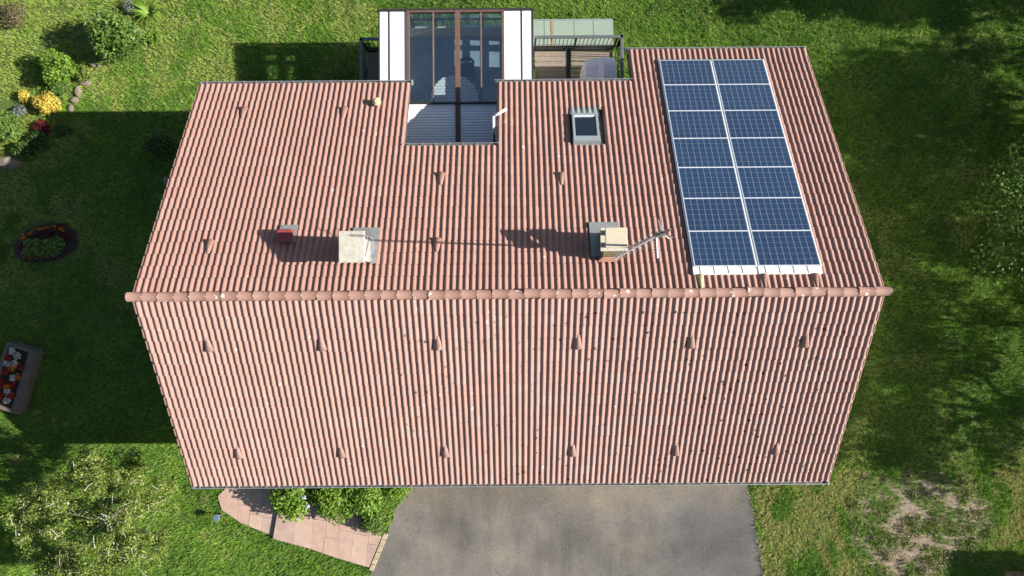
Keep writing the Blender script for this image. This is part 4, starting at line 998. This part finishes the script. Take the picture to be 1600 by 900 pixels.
for k in range(26):
    a = (.15+.80*k/26*1.25)*math.pi if k < 18 else (1.12+.62*(k-18)/8)*math.pi; r = g.uniform(.74, .90); px_, py_ = 1.02*r*math.cos(a), .62*r*math.sin(a)
    marigold(-15.76+px_*.97-py_*.22, 1.87+px_*.22+py_*.97, g.uniform(.75, 1.15), .05, 'orange marigold round the rim of the oval bed', 'marigolds of the oval bed', LEAF['orange'])

# stone trough with flowers
tr = empty('stone_trough', (-16.6, -2.6, 0), 'long weathered stone trough on the shaded lawn', 'planter')
ax = Vector((-.62, -2.02, 0)); L_ = ax.length; M4 = Matrix.Translation((-16.33, -1.62, 0)) @ Matrix.Rotation(math.atan2(ax.y, ax.x), 4, 'Z')
MB().box((-.05, -.50, -.1), (L_+.05, -.36, .44), M4).build('side', M['trough'], tr, False, .03); MB().box((-.05, .30, -.1), (L_+.05, .56, .42), M4).build('side', M['trough'], tr, False, .03)
MB().box((-.05, -.359, -.1), (.08, .299, .43), M4).build('end', M['trough'], tr, False, .02); MB().box((L_-.08, -.359, -.1), (L_+.05, .299, .41), M4).build('end', M['trough'], tr, False, .02)
MB().box((.081, -.358, -.1), (L_-.081, .298, .34), M4).build('earth', M['soil'], tr)
NTH = ['first', 'second', 'third', 'fourth', 'fifth', 'sixth', 'seventh', 'eighth']
TF = ((.28,.02,'white'),(.55,.0,'white'),(.62,-.24,'white'),(1.02,.10,'white'),(1.52,.05,'white'),(.45,-.25,'red'),(.60,.20,'red'),(1.22,.12,'red'),(1.35,-.18,'red'),(.72,-.05,'orange'),(1.38,.0,'orange'),(1.25,-.28,'red'),(.18,-.2,'white'),(.9,-.22,'red'),(1.7,-.1,'red'),(1.78,.15,'white'),(.95,.22,'orange'),(1.6,.2,'red'))
for k, (u, w, kind) in enumerate(TF):
    q = M4 @ Vector((u, w, .32)); mm = {'white': LEAF['whitefl'], 'red': LEAF['redfl'], 'orange': LEAF['orange']}[kind]
    root = empty('flower', q, '%s in the stone trough, %s of its colour from the upper end' % ({'white': 'white flower cluster', 'red': 'deep red flower cluster', 'orange': 'orange yellow flower'}[kind], NTH[sorted(t_[0] for t_ in TF if t_[2] == kind).index(u)]), 'flower', kind+' flowers in the stone trough')
    V, F, t = leaves([(0, 0, .16)], [(.13, .13, .05)], 80, .055, .8, up=.8, seed=80+k); np_mesh('petals', V, F, mm, root, t)
    V, F, t = leaves([(0, 0, .07)], [(.11, .11, .08)], 40, .07, .4, seed=180+k); np_mesh('leaf_tuft', V, F, LEAF['dark'], root, t)
bush('trailing_plant', 'pale green plant trailing over the trough rim', 'plant', -16.10, -1.98, .14, .30, .55, LEAF['blue'], 240, .06, 90, 5, stem=False)
bush('dark_plant', 'dark purple leaved plant at the far end of the trough', 'plant', -16.35, -1.80, .22, .14, .55, LEAF['dark'], 240, .07, 91, 5, stem=False)

# garden lamp by the path
la = empty('garden_lamp', (-9.80, -7.28, 0), 'small bluish topped garden lamp at the path end', 'lamp')
MB().tube((-9.80,-7.28,-.05), (-9.80,-7.28,.38), .022, .020, 8).build('post', M['post'], la)
MB().tube((-9.80,-7.28,.38), (-9.80,-7.28,.50), .07, .085, 10).build('lantern', M['skyframe'], la)
MB().tube((-9.80,-7.28,.501), (-9.80,-7.28,.53), .12, .10, 10).build('lamp_cap', M['lamp'], la)

# wooden pile at the lower right corner
wp = empty('timber_stack', (16.9, -9.6, 0), 'stack of pale sawn boards in the lower right corner', 'timber')
for k in range(8):
    a, c = k % 4, k//4; MB().box((16.5+a*.24, -10.5+rnd.uniform(-.1, .1), .02+c*.09), (16.71+a*.24, -9.40+rnd.uniform(-.12, .05), .10+c*.09)).build('board', M['tan'], wp, False, .006)

sh = empty('garden_shed', (18.9, -10.6, 0), 'low timber shed just outside the lower right corner', 'shed')
for a, c in (((17.7,-12.2,-.1),(17.78,-8.98,1.70)), ((20.0,-12.2,-.1),(20.08,-8.98,1.95)), ((17.781,-9.06,-.1),(19.999,-8.98,1.75)), ((17.781,-12.2,-.1),(19.999,-12.12,1.75))): MB().box(a, c).build('wall', M['tan'], sh)
MB().add([(17.55,-12.35,1.74),(20.25,-12.35,1.98),(20.25,-8.85,1.98),(17.55,-8.85,1.74),(17.55,-12.35,1.80),(20.25,-12.35,2.04),(20.25,-8.85,2.04),(17.55,-8.85,1.80)], [(0,3,2,1),(4,5,6,7),(0,1,5,4),(1,2,6,5),(2,3,7,6),(3,0,4,7)]).build('roof', M['dark'], sh)
# ------------------------------------------------------------------ trees
def lichen_tree():
    x, y = -12.75, -6.95; z = 0; g = random.Random(21)
    root = empty('lichen_tree', (x, y, z), 'sparse old tree with pale lichen covered branches', 'tree')
    MB().tube((x+.1, y+.15, -.1), (x+.05, y+.05, .9), .13, .10, 10, False).tube((x+.05, y+.05, .9), (x-.05, y, 1.7), .10, .07, 10, False).build('trunk', M['bark'], root, True)
    tips = []; l = MB()
    for i in range(15):
        a = i*2*math.pi/15+g.uniform(-.2, .2); limb(l, Vector((x, y, 1.25+g.uniform(0, .5))), (math.cos(a), math.sin(a), g.uniform(.05, 1.1)), 1.35, .026, g, 2, tips, .8, .04, 3)
    l.build('limbs', M['lichen'], root, True)
    tw = MB()                                          # pale dead twigs standing out of the leaves
    for q in tips[::3]:
        q = Vector(q)+Vector((g.gauss(0, .1), g.gauss(0, .1), .18)); d = Vector((g.gauss(0, 1), g.gauss(0, 1), g.gauss(.1, .25))).normalized()
        L_t = g.uniform(.15, .45); tw.tube(q-d*L_t*.5, q+d*L_t*.1, .010, .008, 4, False).tube(q+d*L_t*.1, q+(d+Vector((g.gauss(0, .3), g.gauss(0, .3), .1)))*L_t*.5, .008, .004, 4, False)
    tw.build('dead_twigs', M['palelichen'], root, True)['kind'] = 'stuff'
    V, F, tt = leaves(tips+[(x+g.gauss(0,.6), y+g.gauss(0,.6), 2.2+g.random()*.6) for _ in range(16)], [.25]*(len(tips)+16), 44000, .072, .55, seed=22, shell=.1); np_mesh('crown', V-np.array([x, y, z]), F, LEAF['oldtree'], root, tt)
lichen_tree()
tree('leafy_tree', 'leafy green tree reaching in at the right edge', 16.6, 2.2, 4.9, 2.5, LEAF['mid'], 13000, .13, 33, trunk_r=.12, n=40, lift=.55)
tree('leafy_tree', 'low leafy tree cut by the right edge, nearest the driveway side', 17.5, -1.2, 3.4, 1.7, LEAF['mid'], 6500, .13, 34, trunk_r=.09, n=30, lift=.55)
tree('leafy_tree', 'slender leafy tree cut by the upper right edge', 17.6, 6.6, 3.6, 1.5, LEAF['mid'], 5000, .13, 35, trunk_r=.09, n=26, lift=.55)
EAST = [(21.8,-4.3,8.0,2.6),(22.8,2.3,6.6,2.4),(22.4,5.3,9.0,2.7),(23.5,11.3,9.5,2.6),(27.5,.2,8.2,2.4),(27.0,6.0,11.5,2.6),(26.0,14.0,10.0,3.0),(20.8,10.3,8.6,1.7)]
side = ['south end', 'middle', 'north half', 'far north end', 'back row, south', 'back row, north', 'back row, far north', 'north corner']
for k, (x, y, h, R) in enumerate(EAST):
    tree('shade_tree', 'tall leafy tree east of the lawn at the %s of the row' % side[k], x, y, h, R, LEAF['mid'], (5200 if k == 0 else 3600) if k in (0, 1, 4) else 6500, .24, 100+k, 'shade trees east of the lawn', .2, n=22, lift=.58, flat=.8)
